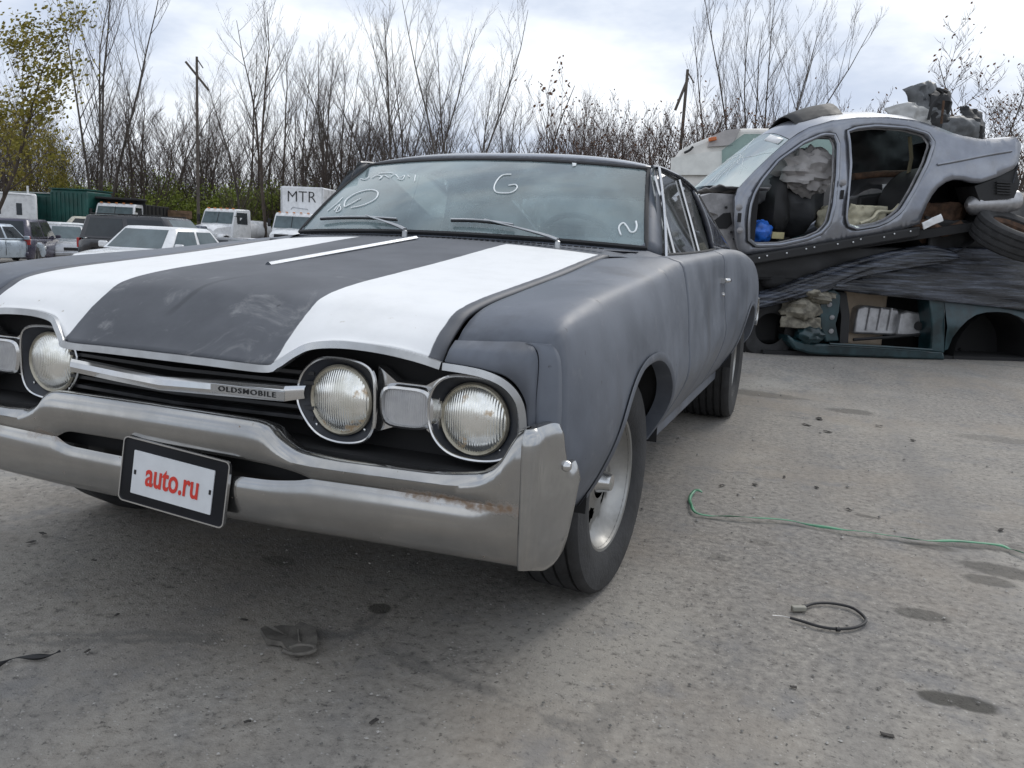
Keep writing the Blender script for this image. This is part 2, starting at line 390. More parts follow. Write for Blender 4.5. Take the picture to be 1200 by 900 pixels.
car = empty('vintage_coupe', (0, 0, 0), label='dark grey primer vintage coupe with two white hood stripes and chrome bumper', cat='car')

HG = [(-.786, .735), (-.757, .777), (-.718, .81), (-.663, .839), (-.534, .861), (-.307, .884), (-.026, .912), (.331, .953), (.50, .970)]
def hoodfront(x):
    x = abs(x)
    y = interp([(0, -.868), (.28, -.856), (.34, -.832), (.395, -.812), (.55, -.806), (.68, -.790)], x)
    z = interp([(0, .716), (.285, .712), (.335, .740), (.385, .764), (.45, .772), (.55, .770), (.62, .760), (.68, .742)], x); return y, z
prof = cr([(0, y, z) for y, z in HG], 6)
xs = sorted(set([round(-.672+1.344*i/60, 4) for i in range(61)]+[.285, .31, .33, .345, .36, .385, -.285, -.31, -.33, -.345, -.36, -.385]))
rows = []; nP = len(prof)
for k, p in enumerate(prof):
    w = max(0, 1-k/(nP*.42)); w = w*w; r = []
    for x in xs:
        y0, z0 = hoodfront(x); crn = (.014+.016*smooth(.3, 1, k/nP))*(1-(x/.672)**2)*smooth(0, .35, k/nP)
        ctr = .008*math.exp(-(x/.05)**2)*smooth(.1, .3, k/nP)*(1-smooth(.35, .6, k/nP))
        r.append((x, p.y+(y0-HG[0][0])*w, p.z+(z0-HG[0][1])*w+crn+ctr))
    rows.append(r)
hood = B().grid(rows).build('hood', MHOOD, car, smooth=50, solid=.012, bevel=.0)
def hood_z(x, y):
    best = min(range(nP), key=lambda k: abs(prof[k].y-y)); a = prof[best]
    z = interp(HG, y); return z+(.014+.016*smooth(-.5, .5, y))*(1-(x/.672)**2)
# long loose trim strip on the hood, scars
p0 = Vector((-.10, -.345, hood_z(-.1, -.34)+.004)); p1 = Vector((-.035, .42, hood_z(0, .42)+.004))
b = B().sweep([p0.lerp(p1, i/6) for i in range(7)], [(-.011, -.002), (.011, -.002), (.011, .001), (.003, .008), (-.003, .008), (-.011, .001)], side=Vector((0, 0, 1)))
o = b.build('hood_trim_strip', simple('dull_strip', (.16, .175, .20), .3, .6), car, smooth=30)
b = B(); b.lathe([(0, .0), (.0006, .009)], 14, 'z', (-.05, -.757, .7925)); b.build('hood_hole', MBLK, car)

# --- side sheet metal: sections (x, z) at stations y
SEC = {
 -.755: [(.684, .779), (.79, .786), (.862, .792), (.897, .796), (.911, .74), (.916, .64), (.916, .54), (.895, .46), (.86, .39)],
 -.70: [(.684, .820), (.79, .831), (.872, .837), (.906, .830), (.924, .76), (.931, .65), (.931, .54), (.906, .46), (.865, .39)],
 -.60: [(.684, .850), (.79, .859), (.874, .858), (.910, .843), (.934, .77), (.950, .66), (.951, .55), (.922, .46), (.875, .388)],
 -.40: [(.684, .874), (.79, .882), (.870, .881), (.908, .862), (.940, .79), (.957, .68), (.960, .56), (.930, .46), (.885, .375)],
 0: [(.684, .915), (.79, .916), (.866, .910), (.904, .890), (.937, .81), (.955, .69), (.965, .57), (.950, .47), (.91, .36)],
 .35: [(.684, .956), (.79, .951), (.860, .936), (.899, .915), (.931, .82), (.949, .70), (.957, .57), (.930, .47), (.86, .35)],
 .655: [(.80, .972), (.835, .971), (.868, .961), (.900, .940), (.928, .82), (.941, .70), (.950, .57), (.918, .475), (.845, .345)],
 1.2: [(.805, .982), (.840, .986), (.868, .980), (.898, .955), (.916, .84), (.929, .71), (.942, .58), (.910, .475), (.840, .345)],
 1.85: [(.800, .998), (.835, 1.004), (.866, .998), (.893, .970), (.905, .86), (.917, .74), (.932, .61), (.900, .48), (.835, .345)],
 2.2: [(.795, 1.010), (.840, 1.020), (.874, 1.010), (.905, .975), (.927, .87), (.938, .75), (.940, .62), (.905, .48), (.835, .345)],
 2.75: [(.78, 1.010), (.830, 1.022), (.880, 1.008), (.922, .965), (.947, .87), (.955, .76), (.955, .62), (.925, .48), (.85, .36)],
 3.3: [(.75, .990), (.810, 1.000), (.862, .985), (.908, .945), (.938, .86), (.950, .75), (.948, .62), (.92, .48), (.85, .38)],
 3.8: [(.72, .955), (.77, .962), (.815, .948), (.862, .915), (.895, .84), (.908, .73), (.905, .61), (.88, .50), (.83, .40)],
 4.15: [(.68, .925), (.73, .928), (.775, .915), (.818, .885), (.850, .82), (.862, .71), (.858, .60), (.84, .50), (.80, .42)],
}
SY = sorted(SEC)
def section(y):
    pts = []
    for i in range(9): pts.append((interp([(s, SEC[s][i][0]) for s in SY], y), interp([(s, SEC[s][i][1]) for s in SY], y)))
    return pts
def side_col(y, zmin, n, i0=0):
    P = cr([(x, y, z) for x, z in section(y)[i0:]], 10)
    if zmin is not None:
        Q = []
        for a, b_ in zip(P, P[1:]):
            Q.append(a)
            if b_.z < zmin and a.z >= zmin:
                Q.append(a.lerp(b_, (a.z-zmin)/(a.z-b_.z))); break
        else: Q.append(P[-1])
        P = Q
    return resample(P, n)
def arch(yc, a, top, zb, ex=2.5):
    """points (y, z) of a wheel opening from front foot to rear foot"""
    o = []
    for i in range(41):
        t = math.pi*(1-i/40); cy, sz = math.cos(t), math.sin(t)
        o.append((yc+a*math.copysign(abs(cy)**(2/ex), cy), zb+(top-zb)*abs(sz)**(2/ex)))
    return o
def side_panel(name, y0, y1, ar=None, n=34, step=.035):
    ys = []
    y = y0
    while y < y1-1e-6: ys.append((y, None)); y += step
    ys.append((y1, None))
    if ar:
        A0, A1 = ar[0][0], ar[-1][0]; ys = [q for q in ys if q[0] < A0-.008 or q[0] > A1+.008]+[(A0-.0005, None), (A1+.0005, None)]
        ys += [(a, z) for a, z in ar[1:-1]]; ys.sort()
    cols = [side_col(y, z, n) for y, z in ys]
    return both(B().grid(cols, flip=False), name, MP, car, smooth=60, solid=.014)
FA = arch(-.03, .405, .690, .37, 2.35); RA = arch(2.90, .41, .70, .36, 2.3)
side_panel('fender', -.755, .6525, FA)
side_panel('door', .6575, 1.8475, step=.06)
side_panel('quarter_panel', 1.8525, 4.15, RA, step=.06)
def arch_lip(ar, yc):
    rows = [[], [], [], []]
    for y, z in ar:
        c = side_col(y, z, 40)[-1]; d = Vector((0, y-yc, z-.36)).normalized()
        rows[0].append(c+Vector((.004, 0, 0))+d*.020); rows[1].append(c+Vector((.008, 0, 0))+d*.004)
        rows[2].append(c+Vector((.002, 0, 0))-d*.006); rows[3].append(c+Vector((-.05, 0, 0))-d*.004)
    return B().grid(rows)
for A_, yc in ((FA, -.03), (RA, 2.9)): both(arch_lip(A_, yc), 'wheel_arch_lip', MP, car, smooth=60)
# wheel wells, floor, engine bay darkness
for yc in (-.03, 2.90):
    b = B().lathe([(.42, .02), (.42, .425), (.905, .425)], 24, 'x', (0, yc, .36), 0, 180); both(b, 'wheel_well', MBLK, car)
b = B().box((0, 1.75, .30), (1.5, 4.3, .06)); b.box((0, -.25, .58), (.84, .78, .42)); b.box((0, 3.55, .58), (1.2, 1.0, .5)); b.build('underbody', MBLK, car)
b = B().box((.80, 1.63, .33), (.05, 1.75, .10)); both(b, 'rocker', MP, car, bevel=.01)

# --- front corner extension (between moulding, fender and bumper)
inner = cr([(.684, -.796, .744), (.775, -.800, .739), (.826, -.800, .727), (.856, -.796, .695), (.866, -.790, .65), (.868, -.785, .59)], 6)
crease = cr([(.684, -.750, .7800), (.775, -.750, .7862), (.842, -.750, .7905), (.872, -.770, .775), (.877, -.787, .70), (.877, -.785, .59)], 6)
b = B().grid([inner, [a.lerp(c_, .5)+Vector((0, -.003, .003)) for a, c_ in zip(inner, crease)], crease], flip=True)
both(b, 'headlight_extension', MP, car, smooth=60, solid=.01)
crn = cr([(.840, -.750, .7903), (.873, -.770, .7755), (.878, -.787, .70), (.878, -.785, .64), (.878, -.785, .59)], 6)
seam = cr([(.893, -.750, .7975), (.906, -.748, .765), (.9125, -.748, .69), (.9145, -.748, .64), (.915, -.748, .59)], 6)
b = B().grid([[a.lerp(c_, k/4)+Vector((.004, -.004, .001))*math.sin(math.pi*k/4) for a, c_ in zip(crn, seam)] for k in range(5)], flip=True)
both(b, 'corner_cap', MP, car, smooth=60, solid=.01)

# --- bright moulding over the grille and lamps
mpth = [(0, -.876, .705), (.15, -.872, .704), (.285, -.862, .702), (.312, -.85, .712), (.345, -.835, .738), (.38, -.820, .756), (.45, -.814, .764), (.54, -.813, .762), (.62, -.808, .752), (.676, -.804, .740)]
full = [(-x, y, z) for x, y, z in mpth[:0:-1]]+mpth
secM = [(-.009, -.006), (.009, -.006), (.011, .004), (.008, .02), (-.009, .012)]
B().sweep(cr(full, 5), [(-.007, .008), (-.008, -.004), (.0075, -.006), (.0075, .014)], side=Vector((0, 1, 0))).build('hood_moulding', MDULL, car, smooth=50)
mp2 = [(.681, -.803, .738), (.73, -.803, .736), (.775, -.803, .731), (.815, -.803, .718), (.843, -.802, .694), (.856, -.799, .66), (.860, -.795, .60)]
both(B().sweep(cr(mp2, 6), [(-.008, .008), (-.009, -.004), (.006, -.006), (.006, .014)], side=Vector((0, 1, 0))), 'fender_moulding', MDULL, car, smooth=50)

# --- grille cavity, bars
b = B().box((0, -.70, .60), (1.72, .04, .34)); b.box((0, -.76, .50), (1.66, .12, .06)); b.build('grille_cavity', MBLK, car)
for z in (.588, .612, .668, .69):
    B().sweep([(-.36, -.770, z), (-.18, -.785, z), (0, -.80, z), (.18, -.785, z), (.36, -.770, z)], [(-.004, .02), (-.004, -.02), (.004, -.02), (.004, .02)]).build('grille_fin', MGR, car, smooth=0)
b = B()
sec = lambda h: [(-h, .014), (-h, -.008), (-h*.2, -.011), (h*.6, -.009), (h, -.004), (h, .014)]
rows = []
for x, y, z, h in ((-.345, -.792, .648, .013), (-.312, -.822, .647, .0155), (-.15, -.842, .643, .0155), (0, -.858, .640, .0155), (.15, -.842, .643, .0165), (.312, -.822, .645, .0165), (.345, -.792, .648, .014)):
    rows.append([Vector((x, y+q, z+a)) for a, q in sec(h)])
b.grid(rows, cu=True, flip=True); bar = b.build('grille_bar', MTRIM, car, smooth=20, fix=True)
pl = B().box((0, 0, 0), (.182, .004, .022)); M_ = Matrix.Translation((.228, -.846, .643)) @ Matrix.Rotation(R_(7.1), 4, 'Z') @ Matrix.Rotation(R_(1), 4, 'Y')
pl.xf(M_).build('badge_plate', MDULL, car, smooth=0, bevel=.0015)
tx = text_mesh('OLDSMOBILE', .0165, depth=.0008, bold=.0001, space=1.18); tx.xf(M_ @ Matrix.Translation((0, -.0032, .0)) @ Matrix.Rotation(R_(90), 4, 'X') @ Matrix.Diagonal((1.28, 1, 1, 1)))
tx.build('badge_letters', MSEAL, car, smooth=0)

# --- headlamps
def lens_mat():
    t = NT('headlamp_lens'); n = t.noise(18, 4, .6); st = t.N.new('ShaderNodeTexWave'); st.wave_type = 'BANDS'; st.bands_direction = 'X'
    st.inputs['Scale'].default_value = 55; t.L.new(t.co, st.inputs['Vector'])
    c = t.mix(t.rng(n, .35, .7), (.95, .95, .91), (.70, .69, .62))
    rust = t.rng(t.noise(13, 4, .65, vec=t.map(loc=(3.3, 1, 2))), .60, .68, 0, .75); c = t.mix(rust, c, (.42, .24, .06))
    t.set(col=c, rough=t.rng(n, .3, .7, .14, .32), metal=t.rng(rust, 0, .75, .92, .2), coat=1.0, crough=.05)
    t.bump(st.outputs['Fac'], .30, .004); return t.m
MLENS = lens_mat(); GLENS = glass_mat('lamp_glass', (.93, .93, .90), .03, dirt=.14, refl=1.2, dcol=(.66, .65, .58)); MRET = simple('lamp_ring', (.40, .37, .30), .4, .7, var=.2, sc=30)
def headlamp(cx, cy, cz, outline, tilt):
    """bezel rim, bowl, retaining ring and lens; outline = closed list of (x, z)"""
    ol = cr([(x, -.797+tilt*(x-cx), z) for x, z in outline], 8, True)
    rim = B().sweep(ol, [(-.002, .006), (-.003, -.002), (0, -.004), (.003, -.002), (.002, .006)], closed=True, side=Vector((0, 1, 0)))
    n = len(ol); rows = []
    ang = [math.atan2(p.z-cz, p.x-cx) for p in ol]
    for k, (f, y, R) in enumerate(((0, 0, 0), (.35, .016, 0), (.8, .030, 0), (1, .034, .077))):
        rows.append([Vector((lerp(p.x, cx+.077*math.cos(a), f), lerp(p.y, cy-.005, f), lerp(p.z, cz+.077*math.sin(a), f))) for p, a in zip(ol, ang)])
    bowl = B().grid(rows, cu=True)
    ring = B().lathe([(-.012, .0705), (-.016, .0745), (-.012, .0785), (.01, .079)], 40, 'y', (cx, cy, cz))
    refl = B().lathe([(.034-.045*(q/14)**2, max(.0005, .0705*q/14)) for q in range(14, -1, -1)], 48, 'y', (cx, cy, cz))
    lens = B().lathe([(-.012, .0715), (-.017, .066), (-.024, .052), (-.029, .034), (-.031, .016), (-.0315, .0001)], 40, 'y', (cx, cy, cz))
    screws = [B().lathe([(-.004, .0001), (-.003, .003), (.002, .0035)], 8, 'y', (cx+.079*math.cos(a)*1.08, cy-.012, cz+.079*math.sin(a)*1.08)) for a in (-2.35, -.75)]
    for mir in (0, 1):
        f = (lambda q: q.copy().mirror()) if mir else (lambda q: q.copy())
        bz = f(bowl).build('headlamp_bowl', MBOWL, car, smooth=50); f(rim).build('bezel_rim', MTRIM, bz)
        f(ring).build('retaining_ring', MRET, bz); f(lens).build('headlamp_lens', MLENS, bz, smooth=60)
        for q in screws: f(q).build('screw', MTRIM, bz)
headlamp(.4285, -.774, .6375, [(.324, .640), (.338, .690), (.378, .724), (.430, .731), (.490, .724), (.516, .700), (.521, .640), (.516, .585), (.490, .555), (.430, .546), (.375, .560), (.337, .600)], 0.0)
headlamp(.7375, -.752, .628, [(.648, .641), (.658, .690), (.690, .718), (.745, .724), (.805, .718), (.838, .690), (.850, .640), (.842, .590), (.812, .559), (.750, .550), (.695, .560), (.660, .592)], .02)
# parking lamp between the headlamps
b = B(); ho = [(.510, .575), (.515, .72), (.560, .690), (.630, .690), (.662, .71), (.662, .575), (.63, .598), (.56, .594)]
b.prism(ho, lambda p: Vector((p[0], -.775, p[1])), lambda p: Vector((p[0], -.745, p[1])))
fr = cr([(.545, 0, .676), (.592, 0, .681), (.640, 0, .676), (.652, 0, .643), (.642, 0, .608), (.594, 0, .600), (.548, 0, .606), (.536, 0, .643)], 4, True)
b2 = B(); rr = []
for f, y in ((1.22, -.765), (1.10, -.794), (.98, -.798), (.92, -.788)):
    rr.append([Vector((.594+(p.x-.594)*f, y, .641+(p.z-.641)*f)) for p in fr])
b2.grid(rr, cu=True); b.add(b2.V, b2.F)
both(b, 'parking_lamp_housing', MTRIM, car, smooth=40)
def plens():
    t = NT('parking_lens'); w = t.N.new('ShaderNodeTexWave'); w.bands_direction = 'X'; w.inputs['Scale'].default_value = 60; t.L.new(t.co, w.inputs['Vector'])
    t.set(col=t.mix(t.rng(t.noise(20), .3, .7), (.34, .34, .35), (.46, .46, .46)), rough=.25, coat=.5); t.bump(w.outputs['Fac'], .5, .003); return t.m
lp = [Vector((.594+(p.x-.594)*.93, -.790, .641+(p.z-.641)*.93)) for p in fr]
both(B().add(lp+[Vector((.594, -.797, .641))], [(i, (i+1) % len(lp), len(lp)) for i in range(len(lp))]), 'parking_lamp_lens', plens(), car)

# --- front bumper
def bump_top(x):
    x = abs(x); return interp([(0, .600), (.28, .596), (.315, .590), (.345, .564), (.40, .540), (.50, .533), (.68, .534), (.79, .546), (.835, .575), (.862, .622), (.878, .643), (.885, .646)], x)
def bump_y(x): return interp([(0, -.905), (.30, -.897), (.60, -.875), (.80, -.862), (.885, -.856)], abs(x))
def slot(x): return interp([(-.275, 0), (-.262, .011), (-.23, .019), (0, .021), (.20, .021), (.31, .019), (.39, .010), (.43, .0)], x) if -.275 < x < .43 else 0
path = [(x, bump_y(x)) for x in [-.885+.885*2*i/132 for i in range(133)]]
rows = []; open_ = []
def bcol(x, y, zt, zb, nx, ny, sl, zc=.487, tuck=.03, out=.016):
    def P(o, z): return Vector((x+nx*o, y+ny*o, z))
    h = zt-zc; q = smooth(.78, .87, abs(x)); ca, cb, cc_, cd_ = (lerp(v, .97, q)*out for v in (.85, .35, .30, .75))
    top = [P(-.055, zt-.012), P(-.03, zt-.003), P(-.010, zt), P(.002, zt-.004), P(out*.8, zt-.018), P(out, zt-.4*h), P(ca, zc+sl+.012), P(cb, zc+sl)]
    low = [P(cc_, zc-sl*.9), P(cd_, zc-sl*.9-.010), P(out*.9, lerp(zc, zb, .4)), P(out*.6, lerp(zc, zb, .8)), P(0, zb+.008), P(-.012, zb), P(-.03, zb-.002)]
    return top, low
T, Lw, ks = [], [], []
for x, y in path:
    a, c_ = bcol(x, y, bump_top(x), .362, 0, -1, slot(x)); T.append(a); Lw.append(c_); ks.append(x)
b = B().grid(T, flip=True); b.grid(Lw, flip=True)
# close the crease where there is no slot
for i in range(len(ks)-1):
    if slot(ks[i]) < .001 and slot(ks[i+1]) < .001: b.add([T[i][-1], T[i+1][-1], Lw[i+1][0], Lw[i][0]], [(3, 2, 1, 0)])
B0 = b
bump = B0.build('front_bumper', MCH, car, smooth=50, fix=False)
# wrapped ends: front corner -> side horn with the notch
zt_tab = [(-.87, .640), (-.84, .646), (-.80, .648), (-.765, .640), (-.757, .612), (-.744, .571), (-.735, .552), (-.724, .547), (-.703, .555), (-.697, .540), (-.692, .520)]
zb_tab = [(-.87, .362), (-.856, .361), (-.82, .351), (-.79, .343), (-.765, .345), (-.745, .357), (-.728, .386), (-.716, .422), (-.706, .455), (-.697, .497), (-.692, .512)]
hx = lambda y: .911+.27*(y+.80)
pth = [(.885+.0142*math.sin(R_(90*k/8)), -.8562+.0142*(1-math.cos(R_(90*k/8))), math.sin(R_(90*k/8)), -math.cos(R_(90*k/8))) for k in range(9)]
x8 = pth[-1][0]
for k in range(1, 31):
    y = lerp(-.842, -.692, k/30); pth.append((hx(y), y, .97, -.25))
cols = []
for x, y, nx, ny in pth:
    zt, zb = interp(zt_tab, y), interp(zb_tab, y); f = smooth(-.856, -.82, y); P = lambda o, z: Vector((x+nx*o, y+ny*o, z)); h = max(zt-zb, .004)
    e = min(1, h/.06)
    cols.append([P(-.03, zt-.010*e), P(-.008, zt-.001), P(.004, zt-.002*e), P(lerp(.013, .010, f), zt-.014*e)]+[P(lerp(lerp(.016, .008, q), .011, f), lerp(zt-.03*e, zb+.016*e, q)) for q in (0, .2, .4, .6, .8, 1)]+[P(.004, zb+.004*e), P(-.012, zb)])
both(B().grid(cols, flip=True), 'bumper_end', chrome('horn_chrome', .17, False, (.46, .46, .455)), car, smooth=50, solid=.004)
both(B().lathe([(.014, .0001), (.013, .007), (.008, .011), (0, .012)], 16, 'x', (.936, -.752, .555)), 'bumper_bolt', MTRIM, car)
b = B().box((.10, -.835, .487), (.9, .02, .06)); b.build('bumper_slot_shade', MBLK, car)  # black box standing in for the shade inside the bumper slot

# --- licence plate
PM = Matrix.Translation((.094, -.927, .4405)) @ Matrix.Rotation(R_(4.5), 4, 'Y') @ Matrix.Rotation(R_(-5), 4, 'X') @ Matrix.Rotation(R_(1), 4, 'Z')
def rrect(w, h, r, n=5):
    o = []
    for cx, cz, a0 in ((w/2-r, h/2-r, 0), (-w/2+r, h/2-r, 90), (-w/2+r, -h/2+r, 180), (w/2-r, -h/2+r, 270)):
        for i in range(n+1): a = R_(a0+90*i/n); o.append((cx+r*math.cos(a), cz+r*math.sin(a)))
    return o
MPB = simple('plate_frame_black', (.008, .009, .012), .35, var=.2, spec=.25); MPW = simple('plate_face', (.62, .64, .66), .4, var=.05, sc=20); MRED = simple('plate_red', (.60, .035, .02), .45, var=.05)
pw = .288; ph = .146
pf = B().prism(rrect(pw, ph, .012), lambda p: Vector((p[0], -.002, p[1])), lambda p: Vector((p[0], .006, p[1]))).xf(PM).build('licence_plate', MPB, car, smooth=30)
B().sweep([Vector((x, -.002, z)) for x, z in rrect(pw, ph, .012)], [(-.0015, .005), (-.0015, -.003), (.0015, -.003), (.0015, .005)], closed=True).xf(PM).build('frame_edge', MTRIM, pf, smooth=30)
B().prism(rrect(pw*.765, ph*.675, .001, 1), lambda p: Vector((p[0]-.002, -.0045, p[1]-.002)), lambda p: Vector((p[0]-.002, 0, p[1]-.002))).xf(PM).build('plate_face', MPW, pf, smooth=0)
tx = text_mesh('auto.ru', .068, depth=.0006, bold=.0011); tx.xf(PM @ Matrix.Translation((.0, -.0056, -.002)) @ Matrix.Rotation(R_(90), 4, 'X') @ Matrix.Diagonal((.74, 1.12, 1, 1)))
tx.build('plate_letters', MRED, pf, smooth=0)
for s in (-1, 1): B().box((s*.103-.001, -.005, -.002), (.005, .002, .010)).xf(PM).build('plate_slot', MBLK, pf, smooth=0)

# --- cowl, windshield, pillars, roof
def ws(u, v):                                                # windshield surface: u -1..1 across, v 0 bottom..1 top
    xb, yb, zb = .752*u, .585+.135*abs(u)**2.2, 1.000+.020*(1-u*u)
    xt, yt, zt = .650*u, 1.035+.085*abs(u)**2.2, 1.318+.022*(1-u*u)
    bul = .022*math.sin(math.pi*v)*(1-.3*u*u)
    return Vector((lerp(xb, xt, v), lerp(yb, yt, v)-bul, lerp(zb, zt, v)+bul*.55))
hr = [(-.672+1.344*i/40) for i in range(41)]
cow = []
for k in range(6):
    q = k/5; row = []
    for x in hr:
        u = x/.672; a_ = Vector((x, .5045, .968+.030*(1-u*u)-.003)); c_ = ws(u*.995, 0)+Vector((0, .012, -.006)); row.append(a_.lerp(c_, q)+Vector((0, 0, -.004*math.sin(math.pi*q))))
    cow.append(row)
B().grid(cow).build('cowl', MP, car, smooth=60)
for s_ in (1, -1):
    A_ = [Vector((s_*x, y, z)) for x, y, z in ((.672, .506, .965), (.695, .57, .972), (.722, .64, .984), (.750, .725, .993), (.794, .80, .968))]
    B_ = [Vector((s_*(interp([(k_, SEC[k_][0][0]) for k_ in SY], y)+.012), y, interp([(k_, SEC[k_][0][1]) for k_ in SY], y)-.001)) for y in (.506, .57, .63, .70, .80)]
    B().grid([A_, [p.lerp(q_, .5)+Vector((0, 0, .002)) for p, q_ in zip(A_, B_)], B_], flip=s_ > 0).build('cowl_side', MP, car, smooth=60, fix=True)
vent_b = B()
for i in range(56):
    x = -.62+1.24*i/55; vent_b.box((x, .545+.055*(x/.74)**2, .9775+.026*(1-(x/.70)**2)+.011*(x/.74)**2), (.012, .022, .004))
vent_b.build('cowl_grille', MSEAL, car, smooth=0)
NU, NV = 40, 16
def ws_corner(u, v):
    r = .035; return ws(u*(1-.0), v)
B().grid([[ws(-1+2*i/NU, j/NV) for i in range(NU+1)] for j in range(NV+1)]).build('windshield', GL, car, smooth=180)
def outline_ws(e):
    o = [ws(-1+2*i/24, 0) for i in range(25)]+[ws(1, j/12) for j in range(1, 12)]+[ws(1-2*i/24, 1) for i in range(25)]+[ws(-1, 1-j/12) for j in range(1, 12)]
    return o
B().tube(outline_ws(0), .009, 6, closed=True).build('windshield_seal', MSEAL, car)
# corner fillets of the frame
def wn(u, v):
    a = ws(u+.01, v)-ws(u-.01, v); c_ = ws(u, v+.01)-ws(u, v-.01); return a.cross(c_).normalized()
for cu_, cv_ in ((1, 0), (-1, 0), (1, 1), (-1, 1)):
    du, dv = .055, .10; P0 = ws(cu_, cv_); o = []
    for i in range(9):
        a = R_(90*i/8); u = cu_-math.copysign(du*(1-math.sin(a)), cu_); v = cv_+(dv*(1-math.cos(a)) if cv_ == 0 else -dv*(1-math.cos(a)))
        o.append(ws(u, v)+wn(u*.98, min(max(v, .02), .98))*.003)
    b = B().add([P0+wn(cu_*.98, .02 if cv_ == 0 else .98)*.003]+o, [(0, i+1, i+2) for i in range(8)]); b.build('frame_corner', MP if cv_ == 0 else MSEAL, car, solid=.002, fix=True)
# roof
RY = [(1.045, 1.350, .668), (1.10, 1.371, .672), (1.25, 1.392, .674), (1.6, 1.398, .678), (2.0, 1.380, .684), (2.3, 1.342, .694), (2.55, 1.275, .708), (2.8, 1.19, .720), (3.05, 1.10, .735), (3.2, 1.045, .745)]
RE = [(1.045, 1.325), (1.095, 1.333), (1.3, 1.341), (1.6, 1.343), (2.02, 1.322), (2.25, 1.275), (2.51, 1.211), (2.8, 1.14), (3.077, 1.072), (3.2, 1.03)]
rows = []
for k in range(61):
    y = 1.045+(3.2-1.045)*(k/60); w = interp([(a, c_) for a, b_, c_ in RY], y); zc = interp([(a, b_) for a, b_, c_ in RY], y); ze = min(interp(RE, y), zc-.012); r = []
    for i in range(33):
        u = -1+2*i/32; e = abs(u)**3.2
        yy = y+.085*abs(u)**2.2*(1-smooth(1.05, 1.6, y)); r.append((w*u, yy, lerp(zc, ze, e)))
    rows.append(r)
cut = 40                                                     # rear glass starts here
MROOF = simple('roof_black_vinyl', (.050, .054, .068), .26, var=.4, sc=14, coat=.6)
B().grid(rows[:cut+1]).build('roof', MROOF, car, smooth=60, solid=.02)
mid = [r[5:28] for r in rows[cut:]]; B().grid([[Vector(p)+Vector((0, 0, -.004)) for p in r] for r in mid]).build('rear_window', GLR, car, smooth=180)
for sl in (slice(0, 6), slice(27, 33)): B().grid([r[sl] for r in rows[cut:]]).build('sail_panel', MP, car, smooth=60, solid=.02)
# C pillar outer skin: roof rail down to the belt
rail = lambda y: Vector((interp([(a, c_) for a, b_, c_ in RY], y), y, min(interp(RE, y), interp([(a, b_) for a, b_, c_ in RY], y)-.012)))
belt = lambda y: Vector((interp([(.6, .795), (1.2, .80), (1.85, .797), (2.2, .795), (2.75, .78), (3.3, .75)], y), y, interp([(s, SEC[s][0][1]) for s in SY], y)+.003))
rows = []
for k in range(13):
    q = k/12; rows.append([rail(lerp(2.02+.0, 3.2, q)).lerp(belt(lerp(2.16, 3.2, q)), j/8)+Vector((.02*math.sin(math.pi*j/8), 0, 0)) for j in range(9)])
both(B().grid(rows), 'roof_pillar', MROOF, car, smooth=60, solid=.02)
# A pillar, drip rail, vent frames
wl = [ws(1, j/10) for j in range(11)]; al = [Vector((.800, .800, .970)).lerp(Vector((.676, 1.145, 1.326)), j/10)+Vector((.006*math.sin(math.pi*j/10), 0, .004*math.sin(math.pi*j/10))) for j in range(11)]
both(B().grid([wl, [a.lerp(c_, .5)+Vector((.005, -.003, .003)) for a, c_ in zip(wl, al)], al], flip=False), 'windshield_pillar', MP, car, smooth=60, solid=.02, fix=True)
both(B().tube([rail(y)+Vector((.006, 0, -.004)) for y in [1.07+.055*i for i in range(20)]], .007, 6), 'drip_rail', MROOF, car)
both(B().tube([rail(lerp(2.15, 3.1, i/8))+Vector((.012, -.0, -.006)) for i in range(9)], .005, 6), 'pillar_moulding', MTRIM, car)
both(B().tube([p+Vector((.012, 0, 0)) for p in al], .007, 6), 'pillar_trim', MTRIM, car)
def sidept(y, z, o=0):                                       # on the side glass plane
    t = (z-.975)/(1.325-.975); return Vector((lerp(.797, .674, t)+o, y, z))
both(B().tube([sidept(1.03, .985, .006), sidept(1.035, 1.12, .006), sidept(1.04, 1.285, .006)], .008, 6), 'vent_post', MTRIM, car)
both(B().tube([sidept(1.685, .99, .006), sidept(1.68, 1.15, .006), sidept(1.66, 1.325, .006)], .008, 6), 'window_post', MTRIM, car)
def pane(pts, name): both(B().add([sidept(y, z) for y, z in pts], [tuple(range(len(pts)))]), name, GLS, car)
pane([(.83, .975), (1.03, .98), (1.04, 1.29), (1.00, 1.285)], 'vent_glass')
pane([(1.035, .98), (1.68, .985), (1.66, 1.335), (1.045, 1.325)], 'door_glass')
pane([(1.69, .985), (2.10, 1.0), (2.12, 1.08), (2.05, 1.25), (1.93, 1.325), (1.665, 1.335)], 'quarter_glass')
both(B().tube([belt(.80+.1*i)+Vector((.004, 0, .001)) for i in range(15)], .007, 6), 'belt_seal', MSEAL, car)
